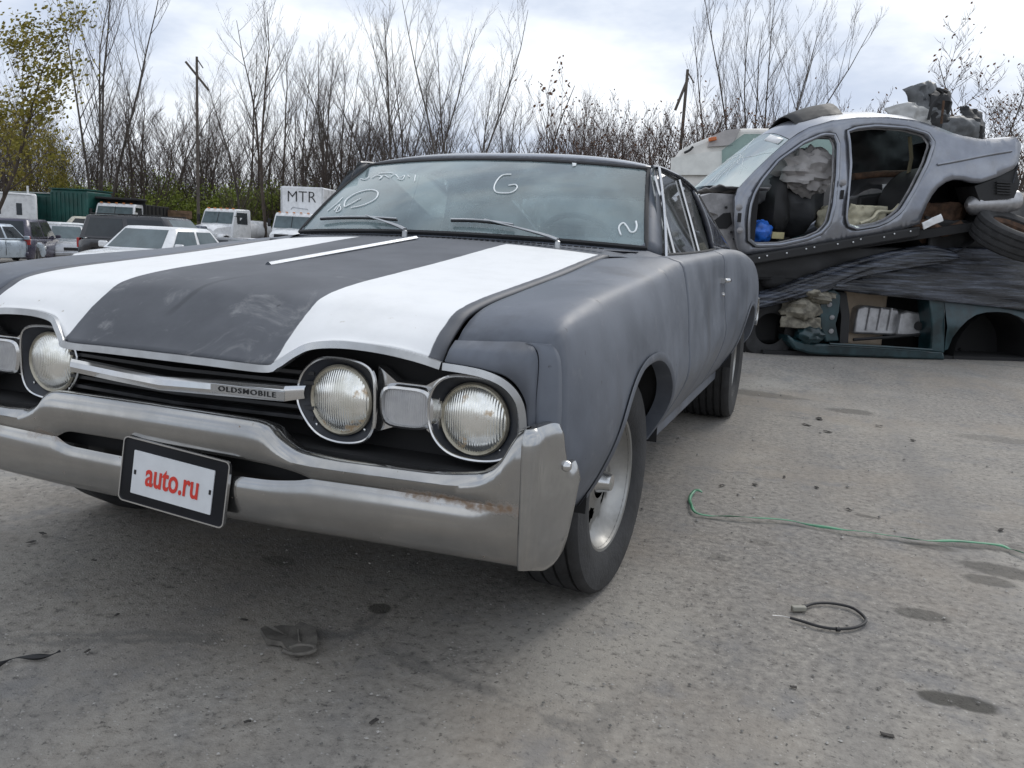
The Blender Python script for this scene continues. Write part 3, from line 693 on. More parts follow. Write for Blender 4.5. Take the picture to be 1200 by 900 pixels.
# deck lid, tail, rear bumper
B().grid([[(x, y, z+.02*(1-(x/.75)**2)) for x in [-.74+1.48*i/20 for i in range(21)]] for y, z in ((3.16, 1.03), (3.3, 1.005), (3.7, .965), (4.0, .935), (4.15, .915))]).build('trunk_lid', MP, car, smooth=60, solid=.01)
B().box((0, 4.13, .66), (1.62, .05, .48)).build('tail_panel', MP, car)
rows = []
for k in range(25):
    u = -1+2*k/24; x = .90*u; y = 4.22-.02*u*u-(.16 if abs(u) > .97 else .0)*0-.10*smooth(.88, 1, abs(u)); zt = .66-.0*u
    rows.append([Vector((x, y+q, z)) for q, z in ((-.05, .685), (0, .68), (.02, .60), (.015, .54), (-.03, .49))])
b = B().grid(rows); sd_ = []
for k in range(8): y = 4.13-.05*k; sd_.append([Vector((.885+.012*math.sin(k/7*3.1), y, lerp(.685, .68, k/7)-.0)), Vector((.897, y, lerp(.62, .65, k/7))), Vector((.880, y, lerp(.50, .62, k/7)))])
b.build('rear_bumper', MTRIM, car, smooth=50, solid=.006); both(B().grid(sd_), 'rear_bumper_end', MTRIM, car, solid=.005, fix=True)
# door handle and lock
b = B().box((.912, 1.745, .868), (.020, .030, .022)); b.box((.916, 1.835, .868), (.020, .024, .022)); b.tube([(.922, 1.735, .870), (.934, 1.77, .871), (.934, 1.81, .871), (.924, 1.845, .870)], [.009, .011, .011, .009], 8)
both(b, 'door_handle', MTRIM, car, smooth=50); both(B().lathe([(.012, .0001), (.010, .009), (0, .011)], 12, 'x', (.908, 1.80, .80)), 'door_lock', MTRIM, car)

# --- wipers
def wiper(base, tip, b0, b1, name):
    """arm from base pivot to blade middle; blade lies along the glass"""
    r = B().lathe([(-.02, .011), (.006, .010), (.012, .0001)], 12, 'z', base).build(name, MDULL, car)
    bend = Vector(base)+Vector((0, 0, .012)); arm = [bend, bend.lerp(Vector(tip), .25)+Vector((0, -.004, .006)), Vector(tip)+Vector((0, -.008, .008))]
    B().tube(resample(cr(arm, 5), 10), [.011, .0105, .010, .009, .008, .0065, .006, .0055, .005, .0045], 6, flat=.6).build('wiper_arm', MDULL, r)
    bl = [Vector(b0).lerp(Vector(b1), i/10)+Vector((0, -.005, .003+.006*math.sin(math.pi*i/10))) for i in range(11)]
    B().tube(bl, .0055, 6).build('wiper_blade', MSEAL, r)
    B().tube([p+Vector((0, -.003, .006)) for p in bl], .0045, 6).build('blade_spine', MDULL, r)
def wsp(u, v): return ws(u, v)+wn(u, v)*.012
wiper((.475, .525, 1.002), wsp(.20, .12), wsp(.02, .10), wsp(.36, .08), 'wiper')
wiper((-.13, .510, 1.014), wsp(-.52, .13), wsp(-.86, .11), wsp(-.30, .09), 'wiper')

# --- paint-marker writing on the glass
def chalk(pts, r=.0035, name='glass_marking'):
    P = [ws(u, v)+wn(u, v)*.003 for u, v in pts]; B().tube(resample(cr(P, 5), max(10, 4*len(P))), r, 5, flat=1).build(name, MCHALK, car)
def wuv(px, py):                                             # pixel -> (u, v) on the windshield
    u, v = 0., .5
    for _ in range(25):
        def pr(u, v):
            d = ws(u, v)-CAM; w = d.dot(fw); return 600+FPX*d.dot(rt)/w, 450-FPX*d.dot(up)/w
        a = pr(u, v); bu = pr(u+.001, v); bv = pr(u, v+.001)
        j = ((bu[0]-a[0])/.001, (bv[0]-a[0])/.001, (bu[1]-a[1])/.001, (bv[1]-a[1])/.001); det = j[0]*j[3]-j[1]*j[2]; ex, ey = px-a[0], py-a[1]
        u += (ex*j[3]-ey*j[1])/det; v += (ey*j[0]-ex*j[2])/det
    return u, v
def mark(pp, r=.0032): chalk([wuv(x, y) for x, y in pp], r)
mark([(599, 205), (589, 206), (582, 213), (579, 221), (582, 226), (591, 227), (600, 226), (606, 221), (604, 217), (596, 218)], .0028)
mark([(727.5, 276), (725, 267), (730, 262), (734.5, 266), (739, 272.7), (744, 271.5), (746, 266), (745, 260)], .0035)
mark([(410, 240), (404, 243), (406, 235), (418, 227), (434, 223), (443, 226), (440, 234), (426, 241), (412, 244)])
mark([(409, 241), (416, 237), (423, 233)], .0025); mark([(384, 248), (396, 238), (402, 232)], .0025); mark([(392, 247), (397, 241), (400, 246), (394, 249), (399, 240)], .0025)
for q in ([(423, 210), (428, 211), (433, 208)], [(436, 209), (442, 206), (448, 208), (444, 211), (450, 206), (456, 209)], [(458, 208), (463, 205), (468, 209), (474, 206), (472, 211), (466, 210)], [(444, 204), (455, 203), (462, 204)], [(478, 206), (480, 208)], [(487, 206), (486, 213)]): mark(q, .0022)
b = B()
for px, py in ((671, 190), (674, 192), (672, 194)): pass
q = [wuv(x, y) for x, y in ((670, 190), (676, 189), (675, 195), (671, 196))]; B().add([ws(u, v)+wn(u, v)*.003 for u, v in q], [(0, 1, 2, 3)]).build('sticker', MCHALK, car, solid=.001, fix=True)

# --- cabin
b = B().grid([[(x, y, z) for x in (-.74, -.4, 0, .4, .74)] for y, z in ((.62, .985), (.80, .985), (1.00, .965), (1.05, .93), (1.04, .72))]); b.build('dashboard', MINT, car, smooth=60)
for x in (-.36, .36):
    rows = []
    for z, y, w, d in ((.45, 1.55, .30, .09), (.65, 1.62, .31, .09), (.85, 1.70, .30, .075), (.97, 1.745, .27, .05), (1.0, 1.76, .20, .015)):
        rows.append([Vector((x+w*math.copysign(abs(math.cos(a))**.5, math.cos(a)), y+d*math.copysign(abs(math.sin(a))**.6, math.sin(a)), z)) for a in [6.2832*i/20 for i in range(20)]])
    b = B().grid(rows, cu=True); b.F.append(tuple(range(len(b.V)-20, len(b.V)))); b.box((x, 1.35, .42), (.6, .5, .16)); b.build('front_seat', MSEAT, car, smooth=50)
b = B().box((0, 2.45, .75), (1.3, .2, .5), taper=.9); b.box((0, 2.85, .96), (1.3, .6, .03)); b.build('rear_seat', MSEAT, car, bevel=.04)
sw = Matrix.Translation((.37, 1.13, .955)) @ Matrix.Rotation(R_(-62), 4, 'X')
st_ = B().tube([Vector((.19*math.cos(6.2832*i/36), .19*math.sin(6.2832*i/36), 0)) for i in range(36)], .012, 8, closed=True).xf(sw).build('steering_wheel', MSEAL, car)
b = B().box((0, 0, -.01), (.36, .035, .02)); b.lathe([(.0, .05), (.02, .04), (.025, .0001)], 12, 'z'); b.xf(sw).build('spoke', MTRIM, st_, smooth=30)
B().tube([(.37, 1.13, .94), (.37, .9, .85)], .03, 10).build('steering_column', MINT, car)
B().box((0, 1.06, 1.285), (.22, .02, .055)).build('rear_view_mirror', MSEAL, car, bevel=.01)
for s in (-1, 1): B().box((s*.735, 1.35, .72), (.03, 1.3, .5)).build('door_card', MINT, car)
b = B().grid([[(x, y, interp([(a, b_) for a, b_, c_ in RY], y)-.035-.012*(x/.6)**2) for x in (-.62, -.3, 0, .3, .62)] for y in (1.10, 1.5, 2.0, 2.4)], flip=True); b.build('headliner', simple('headliner', (.16, .17, .18), .9), car)

# --- wheels
def wheel(parent, c, r, w, rim_r, rot=0, hub=True, side=1, grooves=4, name='wheel'):
    """tyre, rim with five holes, centre cap; side=+1 outer face towards +x"""
    e = empty(name, c); e.parent = parent; e.rotation_euler = (0, 0, rot); h = w/2
    pr = [(-h*.80, rim_r*.97), (-h*1.02, rim_r*1.10), (-h*1.12, lerp(rim_r, r, .48)), (-h*1.06, r*.955), (-h*.96, r*.985), (-h*.86, r*.996)]
    for k in range(grooves):
        x = lerp(-h*.72, h*.72, k/(grooves-1)); g = h*.045; pr += [(x-g*1.1, r), (x-g, r-.009), (x+g, r-.009), (x+g*1.1, r)]
    pr += [(h*.86, r*.996), (h*.96, r*.985), (h*1.06, r*.955), (h*1.12, lerp(rim_r, r, .48)), (h*1.02, rim_r*1.10), (h*.80, rim_r*.97)]
    ty = B().lathe([(side*a, q) for a, q in pr], 64, 'x').build('tyre', MTY, e, smooth=35, fix=True)
    x0 = h*.84
    rimp = [(x0, rim_r*1.045), (x0+.006, rim_r*1.03), (x0+.004, rim_r*.99), (x0-.012, rim_r*.955), (x0-.03, rim_r*.90), (x0-.045, rim_r*.80), (x0-.05, rim_r*.72)]
    b = B().lathe([(side*a, q) for a, q in rimp], 48, 'x')
    n = 60; ri, ro = rim_r*.30, rim_r*.72; rows = []
    for k in range(8):
        q = k/7; row = []
        for j in range(n): a = 6.28319*j/n; rr = lerp(ro, ri, q); row.append(Vector((side*(x0-.05+.018*q), rr*math.cos(a), rr*math.sin(a))))
        rows.append(row)
    base = len(b.V); b.add([p for r_ in rows for p in r_], [])
    for k in range(7):
        for j in range(n):
            am = ((j+.5)*360/n) % 72-36; q = (k+.5)/7
            if (am/17)**2+((q-.42)/.30)**2 < 1: continue
            b.F.append(tuple(base+i for i in (k*n+j, k*n+(j+1) % n, (k+1)*n+(j+1) % n, (k+1)*n+j)))
    b.lathe([(side*(x0-.032), ri), (side*(x0-.028), rim_r*.26)], 40, 'x')
    b.build('rim', MRIM, e, smooth=35, fix=True)
    if hub: B().lathe([(side*(x0-.035), rim_r*.20), (side*(x0-.02), rim_r*.165), (side*(x0-.002), rim_r*.14), (side*(x0+.008), rim_r*.12), (side*(x0+.010), .0001)], 28, 'x').build('centre_cap', MTRIM, e, smooth=40, fix=True)
    B().disc((side*(x0-.09), 0, 0), rim_r*.9, 'x', 32).build('brake_drum', MBLK, e)
    return e
MRIM = chrome('slot_mag_rim', .45, False, (.36, .355, .34))
wheel(car, (.775, -.01, .318), .323, .185, .196, rot=R_(-4), side=1)
wheel(car, (-.86, -.06, .318), .323, .185, .196, rot=R_(-13), side=-1)
wheel(car, (.745, 2.915, .345), .350, .285, .196, side=1, grooves=6, hub=False)
wheel(car, (-.745, 2.915, .345), .350, .285, .196, side=-1, grooves=6, hub=False)
# ---------------------------------------------------------------- the stack of wrecks
WT = Vector((math.cos(R_(30)), math.sin(R_(30)), 0)); WN = Vector((-WT.y, WT.x, 0))      # along the wrecks, away from the camera
WO = at(930, 415, 7.75); WO.z = 0
def onw(px, py, n=0.0):                                      # pixel -> point on the wreck side plane, n metres behind it
    d = ray(px, py); q = WO+WN*n; t = (q-CAM).dot(WN)/d.dot(WN); return CAM+d*t
def wl(p): d = Vector(p)-WO; return Vector((d.dot(WT), d.dot(WN), p[2]))              # world -> (along, behind, up)
def ww(s, n, z): p = WO+WT*s+WN*n; return Vector((p.x, p.y, z))
def outline(pp, nf): # pixels -> local points with the body's own tumblehome
    o = []
    for x, y in pp:
        p = onw(x, y); 
        for _ in range(3): n = nf(wl(p)); p = onw(x, y, n)
        o.append(p)
    return o
def crumple(c, ax, ay, w, h, amp, nu=22, nv=14, seed=0, freq=3., curl=0):
    ax = Vector(ax).normalized(); ay = Vector(ay); ay = (ay-ax*ay.dot(ax)).normalized(); nn = ax.cross(ay); rows = []
    for j in range(nv+1):
        r = []
        for i in range(nu+1):
            u, v = i/nu-.5, j/nv-.5; q = Vector((u*w*freq+seed, v*h*freq, seed*1.7))
            d = mnoise.noise(q)+.5*abs(mnoise.noise(q*2.3))-.25+.25*mnoise.noise(q*5.1)
            e = 1+.12*mnoise.noise(q*1.6+Vector((9, 0, 0)))
            r.append(Vector(c)+ax*(u*w*e)+ay*(v*h*e)+nn*(d*amp+curl*(u*u*4+v*v*2)))
        rows.append(r)
    return B().grid(rows)
def silver():
    t = NT('silver_body_paint'); a = t.noise(4, 6, .6); d = t.rng(t.noise(7, 6, .65), .45, .72, 0, .35)
    c = t.mix(t.rng(a, .3, .7), (.21, .222, .255), (.285, .30, .335)); c = t.mix(d, c, (.20, .19, .18))
    t.set(col=c, rough=.30, metal=.65, coat=.5, crough=.08); return t.m
MSIL = silver(); MINSIL = simple('bare_inner_metal', (.25, .245, .25), .5, .3, var=.25, sc=12)
MDK = simple('black_plastic', (.011, .011, .012), .62, var=.4, sc=15); MRUST = simple('rusty_steel', (.085, .048, .03), .85, .1, var=.5, sc=14, bump=.3)
MFOAM = simple('cream_foam', (.60, .56, .42), .9, var=.18, sc=10, bump=.3, bsc=30); MBAG = simple('grey_airbag_cloth', (.33, .315, .31), .85, var=.15, sc=9)
MBLUE = simple('blue_plastic_bag', (.02, .12, .50), .35, var=.3, sc=14); MTEAL = simple('dark_green_paint', (.012, .034, .040), .35, .1, var=.5, sc=7, coat=.3)
MTAN = simple('tan_panel', (.36, .29, .22), .85, var=.15); MALU = simple('bare_aluminium_tank', (.40, .40, .41), .42, .7, var=.22, sc=10); MWHITE = simple('white_scrap', (.7, .71, .72), .45, var=.1)
MGLS = glass_mat('wreck_glass', (.70, .82, .80), .04, dirt=.20, refl=.6, dcol=(.50, .66, .64))

sed = empty('wrecked_sedan', tuple(ww(1.2, .8, 1.0)), label='stripped silver sedan shell without doors lying on top of the wreck stack', cat='car wreck')
sed_inv = Matrix.Translation(-sed.location)
def part(b, name, mat, root, inv, **k): return b.xf(inv).build(name, mat, root, **k)
UPW = Vector((0, 0, 1))
def sn(l):                                                   # tumblehome of the sedan's near side; l = (along, behind, up)
    base = 1.02+.155*(l.x-.2)                                # sill height along the tilted shell
    h = l.z-base; return .04+.20*smooth(.50, 1.25, h)+.05*(1-smooth(0, .35, h))-.03*math.exp(-((l.x-2.75)/.35)**2)*(1-smooth(.5, .8, h))
O_SIDE = [(862, 231), (866, 219), (884, 200), (905, 180), (925, 163), (948, 149), (975, 141), (1005, 137.5), (1040, 137), (1075, 141), (1100, 149), (1122, 158), (1150, 163), (1172, 163), (1190, 160), (1197, 168), (1195, 182), (1192, 196), (1170, 207), (1144, 216),
          (1133, 211), (1121, 209), (1109, 213), (1098, 221), (1088, 235), (1082, 250), (1078, 262), (1060, 268), (1020, 276), (975, 284), (920, 292), (880, 298), (868, 299), (863, 285), (861, 260)]
O_FD = [(877, 281), (877, 260), (879, 241), (884, 226), (893, 211), (912, 188), (942, 167), (964, 157.5), (977, 158), (982, 168), (981, 205), (977, 241), (972, 262), (962, 273), (946, 280), (914, 287), (886, 288)]
O_RD = [(993, 154), (1004, 150), (1026, 147.5), (1062, 150), (1086, 156.5), (1094, 168), (1086, 192), (1070, 224), (1056, 247), (1042, 258), (1028, 264), (1004, 268), (993, 264), (991, 255), (993, 233), (996.5, 193), (995, 167)]
def holed(outer, holes, nf, n0=0, lift=0, sub=.09):
    """flat polygon with holes -> triangles -> subdivided -> given the body's curvature"""
    bm = bmesh.new(); es = []
    for lp in [outer]+holes:
        P = [wl(p) for p in lp]; P = resample(P+[P[0]], max(24, int(len(lp)*2.2)))[:-1]
        vs = [bm.verts.new((p.x, p.z, 0)) for p in P]
        for i in range(len(vs)): es.append(bm.edges.new((vs[i], vs[(i+1) % len(vs)])))
    bmesh.ops.triangle_fill(bm, edges=es, use_beauty=True)
    for _ in range(4):
        lg = [e for e in bm.edges if e.calc_length() > sub]
        if not lg: break
        bmesh.ops.subdivide_edges(bm, edges=lg, cuts=1, use_grid_fill=False); bmesh.ops.triangulate(bm, faces=bm.faces)
    bm.verts.ensure_lookup_table(); b = B()
    b.add([ww(v.co.x, nf(Vector((v.co.x, 0, v.co.y)))+n0, v.co.y) for v in bm.verts], [tuple(v.index for v in f.verts) for f in bm.faces]); bm.free(); return b
outer = outline(O_SIDE, sn); fd = outline(O_FD, sn); rd = outline(O_RD, sn)
side = holed(outer, [fd, rd], sn)
sp = part(side.copy(), 'side_frame', MSIL, sed, sed_inv, smooth=50, solid=.05, fix=True)
# the solidify must thicken away from the camera whichever way the fill faced
me = sp.data
if sum((p.normal.dot(-WN))*p.area for p in me.polygons) < 0:
    me.flip_normals()
SW = 1.50                                                    # width of the shell
def farside(b):
    c = b.copy(); o = []
    for v in c.V:
        l = wl(v); o.append(ww(l.x, SW-l.y, v.z))
    c.V = o; c.F = [f[::-1] for f in c.F]; return c
fs = part(farside(side), 'side_frame', MSIL, sed, sed_inv, smooth=50, solid=.05, fix=True)
def loop_tube(lp, r, sc=1.0, dn=0.0, n=6):
    P = resample([Vector(p) for p in lp]+[Vector(lp[0])], 70)[:-1]; c = sum(P, Vector())/len(P)
    return B().tube([c+(p-c)*sc+WN*dn for p in cr(P, 1, True)], r, n, closed=True)
for lp in (fd, rd):
    fr = part(loop_tube(lp, .016, 1.0, -.006), 'door_opening_flange', MSIL, sed, sed_inv)
    part(loop_tube(lp, .006, 1.03, -.008), 'door_seal', MDK, sed, sed_inv); part(loop_tube(lp, .012, .965, .05), 'inner_flange', MINSIL, sed, sed_inv)
# pillar fittings
for px, py, r in ((866, 243, .03), (867, 270, .028), (988, 214, .03)):
    p = onw(px, py, .03); part(B().lathe([(-.02, .0001), (-.015, r*.5), (-.006, r), (.01, r)], 16, 'y').xf(Matrix.Translation(p)), 'hinge_mount', MINSIL, sed, sed_inv)
for px, py in ((866.5, 255), (987, 228)): p = onw(px, py, .03); part(B().box(p, (.03, .03, .08)), 'pillar_slot', MBLK, sed, sed_inv)
# roof skin, windshield, rear glass and deck: loft near rail -> far rail
def loft(pp, mat, name, crown=.05, crown2=None, n=12, w0=.0, lift=.0, sag=None, smooth=60, solid=.0, inset=0.):
    N_ = outline(pp, sn); rows = []
    for k in range(n+1):
        u = k/n; r = []
        for i_, p in enumerate(N_):
            cw = lerp(crown, crown if crown2 is None else crown2, i_/(len(N_)-1)); l = wl(p); f = SW-l.y; r.append(ww(l.x-(.10*(1-i_/(len(N_)-1))*math.sin(math.pi*u) if sag else 0), lerp(l.y+inset, f-inset, u), p.z+cw*math.sin(math.pi*u)+lift))
        rows.append(r)
    return part(B().grid(rows, flip=True), name, mat, sed, sed_inv, smooth=smooth, solid=solid)
loft([(925, 163), (935, 156), (948, 149), (975, 141), (1005, 137.5), (1040, 137), (1075, 141), (1100, 149)], MSIL, 'roof', .11)
loft([(945, 150.5), (955, 146.5), (970, 142), (985, 139.3), (1000, 137.8)], MDK, 'sunroof_panel', .14, .17, inset=.16, lift=.022, solid=.012)
loft([(866, 219), (884, 200), (905, 180), (924, 163.5)], MGLS, 'cracked_windshield', .04, .11, sag=True)
loft([(1100, 149), (1122, 158), (1135, 161)], MGLS, 'rear_window', .11, .03)
loft([(1135, 161), (1150, 163), (1172, 163), (1190, 160), (1197, 170), (1193, 196), (1188, 215)], MSIL, 'deck_and_tail', .03)
# windshield cracks and sticker
rnd = random.Random(3)
ax = outline([(866, 219), (924, 163.5)], sn)
def wsw(u, v): # u near->far, v bottom->top
    p = ax[0].lerp(ax[1], v); l = wl(p); return ww(l.x-.10*(1-v)*math.sin(math.pi*u), lerp(l.y, SW-l.y, u), p.z+lerp(.04, .11, v)*math.sin(math.pi*u))+Vector((-.004, -.004, .008))
b = B()
for k in range(16):
    a = rnd.uniform(0, 6.28); u, v = .45+rnd.uniform(-.08, .08), .55+rnd.uniform(-.1, .1); P = []
    for i in range(7):
        P.append(wsw(min(max(u, .03), .97), min(max(v, .03), .97))); a += rnd.uniform(-.5, .5); st = .03*(1+i*.5); u += math.cos(a)*st; v += math.sin(a)*st*1.2
    b.tube(P, .0016, 4)
part(b, 'glass_crack', MCHALK, sed, sed_inv)
part(B().add([wsw(.06, .86), wsw(.06, .97), wsw(.32, .97), wsw(.32, .86)], [(0, 1, 2, 3)]), 'windshield_sticker', MWHITE, sed, sed_inv, solid=.002)
# floor, sills, firewall, inner dark parts
def wbox(b, s0, s1, n0, n1, z0, z1, dz=0): # box in wreck coordinates; dz = rise along s
    V = []
    for s in (s0, s1):
        for n in (n0, n1):
            for z in (z0, z1): V.append(ww(s, n, z+(dz if s == s1 else 0)))
    return b.add(V, [(0, 1, 3, 2), (4, 6, 7, 5), (0, 4, 5, 1), (2, 3, 7, 6), (1, 5, 7, 3), (0, 2, 6, 4)])
sillL = wl(onw(872, 300, .05)); sillR = wl(onw(1080, 265, .05)); slope = (sillR.z-sillL.z)
b = B(); wbox(b, sillL.x, sillR.x, .05, .20, sillL.z-.10, sillL.z+.0, slope); part(b, 'sill', MDK, sed, sed_inv, bevel=.02)
b = B(); wbox(b, sillL.x, sillR.x+.9, .12, SW-.1, sillL.z-.10, sillL.z-.02, slope*1.4); part(b, 'floor_pan', MBLK, sed, sed_inv)
for i in range(11):
    s = lerp(sillL.x+.1, sillR.x-.1, i/10); z = sillL.z+slope*(s-sillL.x)/(sillR.x-sillL.x)-.03; part(B().lathe([(-.010, .0001), (-.007, .007), (.006, .008)], 8, 'y').xf(Matrix.Translation(ww(s+rnd.uniform(-.06, .06), .045, z+rnd.uniform(-.012, .012)))), 'sill_clip', MWHITE, sed, sed_inv)
b = B(); wbox(b, sillL.x+.05, sillL.x+.12, .12, SW-.12, sillL.z-.05, sillL.z+.62); part(b, 'firewall', MBLK, sed, sed_inv)
# front apron in front of the hinge pillar
AP = [(815, 232), (835, 226), (862, 228), (866, 243), (862, 262), (866, 296), (845, 292), (838, 272), (842, 252), (826, 246), (817, 242)]
part(B().prism([onw(x, y, .16) for x, y in AP], lambda p: p, lambda p: p+WN*.25), 'front_apron', MINSIL, sed, sed_inv, smooth=30, fix=True)
HO = [(838, 258), (848, 250), (856, 249), (858, 262), (852, 268), (840, 268)]
part(B().prism([onw(x, y, .15) for x, y in HO], lambda p: p, lambda p: p+WN*.02), 'apron_hole', MBLK, sed, sed_inv, smooth=0, fix=True)
b = B()
for px, py in ((851, 243), (857, 272), (845, 281), (860, 280)): b.lathe([(-.01, .0001), (-.008, .012), (.01, .012)], 10, 'y', onw(px, py, .15))
part(b, 'apron_bolts', MBLK, sed, sed_inv)
part(crumple(onw(845, 222, .7), WT, WN, .5, 1.1, .05, seed=4), 'cowl_scrap', MINSIL, sed, sed_inv, solid=.01)
# seats and loose stuff inside that belong to the shell
def blob(c, r, amp, seed, nu=26, nv=16, f=2.2):
    rows = []
    for j in range(nv+1):
        th = math.pi*j/nv; row = []
        for i in range(nu):
            ph = 6.28319*i/nu; d = Vector((math.sin(th)*math.cos(ph), math.sin(th)*math.sin(ph), math.cos(th)))
            k = 1+amp*(mnoise.noise(d*f+Vector((seed, 0, 0)))+.6*abs(mnoise.noise(d*f*2.4+Vector((0, seed, 0))))+.3*mnoise.noise(d*f*5))
            q = Vector((d.x*r[0], d.y*r[1], d.z*r[2]))*k; row.append(Vector(c)+WT*q.x+WN*q.y+UPW*q.z)
        rows.append(row)
    return B().grid(rows, cu=True)
part(blob(onw(902, 245, .55), (.16, .22, .34), .22, 2), 'front_seat', MDK, sed, sed_inv)
part(blob(onw(925, 240, .75), (.30, .30, .30), .2, 5), 'seat_cushion', simple('charcoal_trim', (.04, .042, .046), .6), sed, sed_inv)
part(blob(onw(895, 222, .50), (.17, .10, .14), .3, 9), 'dash_end', simple('grey_trim', (.12, .125, .13), .6), sed, sed_inv)
part(blob(onw(945, 200, .42), (.30, .16, .19), .42, 14, 40, 26, 2.8), 'airbag', MBAG, sed, sed_inv)
part(blob(onw(972, 258, .45), (.10, .16, .13), .35, 21), 'seat_foam', MFOAM, sed, sed_inv)
b = B().tube([onw(1000, 207, .7), onw(1030, 204, .7), onw(1080, 203, .75)], .035, 10); part(b, 'rusty_crossbar', MRUST, sed, sed_inv)
b = B(); s0, s1 = wl(onw(1000, 260, .8)), wl(onw(1075, 240, .8)); wbox(b, s0.x, s1.x, .75, 1.0, s0.z, s0.z+.26, .12); part(b, 'rear_seat_base', MDK, sed, sed_inv, bevel=.03)
part(crumple(onw(1018, 254, .40), WT, (0, 0, 1), .42, .22, .10, seed=31, freq=4), 'torn_lining', MFOAM, sed, sed_inv, solid=.01)
part(B().tube(cr([onw(x, y, .3) for x, y in ((1008, 262), (1022, 256), (1030, 248), (1045, 248), (1054, 240))], 5), .018, 6), 'seat_piping', MFOAM, sed, sed_inv)
part(crumple(onw(1045, 175, 1.0), WT, (0, .2, 1), 1.0, .55, .10, seed=17), 'hanging_lining', MDK, sed, sed_inv, solid=.01)
part(B().add([onw(1034, 216, .72), onw(1044, 215, .72), onw(1044, 222, .72), onw(1034, 223, .72)], [(0, 1, 2, 3)]), 'paper_tag', MWHITE, sed, sed_inv, solid=.002)
part(B().tube([onw(1066, 160, .5), onw(1068, 185, .5), onw(1064, 206, .55)], .02, 6), 'belt_strap', simple('khaki', (.22, .19, .12), .9), sed, sed_inv)
# shoulder crease along the quarter
part(B().tube(cr([p+WN*-.006 for p in outline([(1098, 193), (1125, 188), (1155, 182), (1185, 177)], sn)], 5), .012, 6), 'shoulder_crease', MSIL, sed, sed_inv)
# wheel housing, beam, muffler at the tail
c = onw(1115, 245, .12); part(B().lathe([(0, .42), (.55, .42), (.55, .02)], 24, 'y').xf(Matrix.Translation(c+WN*.02) @ Matrix.Rotation(R_(30), 4, 'Z')), 'wheel_housing', MBLK, sed, sed_inv)
O_B = [(1144, 218), (1170, 208), (1193, 197), (1197, 215), (1190, 232), (1150, 236)]
part(B().prism(outline(O_B, sn), lambda p: p+WN*.02, lambda p: p+WN*.30), 'bumper_bracket', MDK, sed, sed_inv, smooth=0, fix=True)
for k in range(5): part(B().box(onw(1176, 214+k*3.2, .05), (.16, .03, .012), rot=Matrix.Rotation(R_(30), 3, 'Z')), 'vent_slat', MDK, sed, sed_inv, smooth=0)
part(B().tube([onw(1132, 240, .15), onw(1140, 240, .15), onw(1175, 237, .2), onw(1190, 235, .2), onw(1194, 235, .2)], [.03, .10, .115, .10, .03], 16), 'muffler', MALU, sed, sed_inv, smooth=50)
part(crumple(onw(1100, 262, .35), WT, (0, 0, 1), .65, .40, .12, seed=44, freq=4), 'rusty_suspension', MRUST, sed, sed_inv, solid=.03)
part(B().tube(cr([onw(x, y, .25) for x, y in ((1060, 270), (1085, 262), (1105, 272), (1125, 262))], 5), .05, 8), 'axle_arm', MRUST, sed, sed_inv)
def loose(b, name, mat, label, cat, group=None, **k):
    c = sum(b.V, Vector())/len(b.V); z = min(v.z for v in b.V); c.z = z; o = b.xf(Matrix.Translation(-c)).build(name, mat, **k); o.location = c; return tag(o, label, cat, group)
loose(blob(onw(890, 272, .25), (.11, .09, .10), .38, 3), 'plastic_bag', MBLUE, 'crumpled blue plastic bag on the floor of the silver sedan shell', 'bag')
loose(crumple(onw(1092, 260, -.02), WT+UPW*.5, UPW-WT*.3, .20, .07, .05, seed=8), 'broken_panel', MWHITE, 'white broken panel shard under the rear of the silver shell', 'scrap', solid=.01)
loose(crumple(onw(912, 276, .22), WT, UPW, .12, .06, .03, seed=6), 'paper_scrap', simple('yellowed_paper', (.45, .40, .22), .8), 'small yellowish scrap beside the blue bag in the shell', 'scrap', solid=.006)

# big loose tyre resting on the wrapped wreck
tc_ = onw(1185, 276, -.05); ty = empty('loose_tyre', tuple(tc_), label='black tyre lying tilted under the tail of the silver shell', cat='tyre')
ty.rotation_euler = (R_(24), R_(12), R_(20))
pr = [(-.10, .22), (-.125, .27), (-.125, .31), (-.105, .345), (-.075, .350), (-.07, .338), (-.06, .338), (-.055, .352), (-.012, .353), (-.008, .340), (.004, .340), (.008, .353), (.05, .352), (.054, .338), (.064, .338), (.068, .351), (.105, .345), (.125, .31), (.125, .27), (.10, .22)]
B().lathe(pr+[pr[0]], 48, 'z').build('tyre', MTY, ty, smooth=40, fix=True)
B().lathe([(-.08, .22), (-.05, .19), (.05, .19), (.08, .22)], 40, 'z').build('rim', MRUST, ty, fix=True)

# ---- lower wreck
low = empty('crushed_green_car', tuple(ww(.9, .7, 0)), label='dark green crushed car without doors at the bottom of the wreck stack', cat='car wreck'); low_inv = Matrix.Translation(-low.location)
def lp_(b, name, mat, **k): return part(b, name, mat, low, low_inv, **k)
flatn = lambda l: .02
gz0 = 0
O_LS = [(924, 392), (932, 398), (950, 402), (985, 404), (1040, 407), (1092, 411), (1106, 411), (1108, 422), (1070, 421), (1000, 418), (950, 415), (932, 410), (924, 400)]
lp_(B().prism(outline(O_LS, flatn), lambda p: p, lambda p: p+WN*.22), 'sill', MTEAL, smooth=30, fix=True, bevel=.02)
lp_(B().tube([onw(972, 403, -.005), onw(1040, 406.5, -.005), onw(1092, 410, -.005)], .012, 6), 'sill_moulding', MTEAL)
O_AP = [(966, 342), (978, 338), (986, 345), (984, 365), (980, 380), (984, 400), (968, 401), (962, 385), (960, 362)]
lp_(B().prism(outline(O_AP, flatn), lambda p: p, lambda p: p+WN*.16), 'front_pillar', MTEAL, smooth=30, fix=True, bevel=.015)
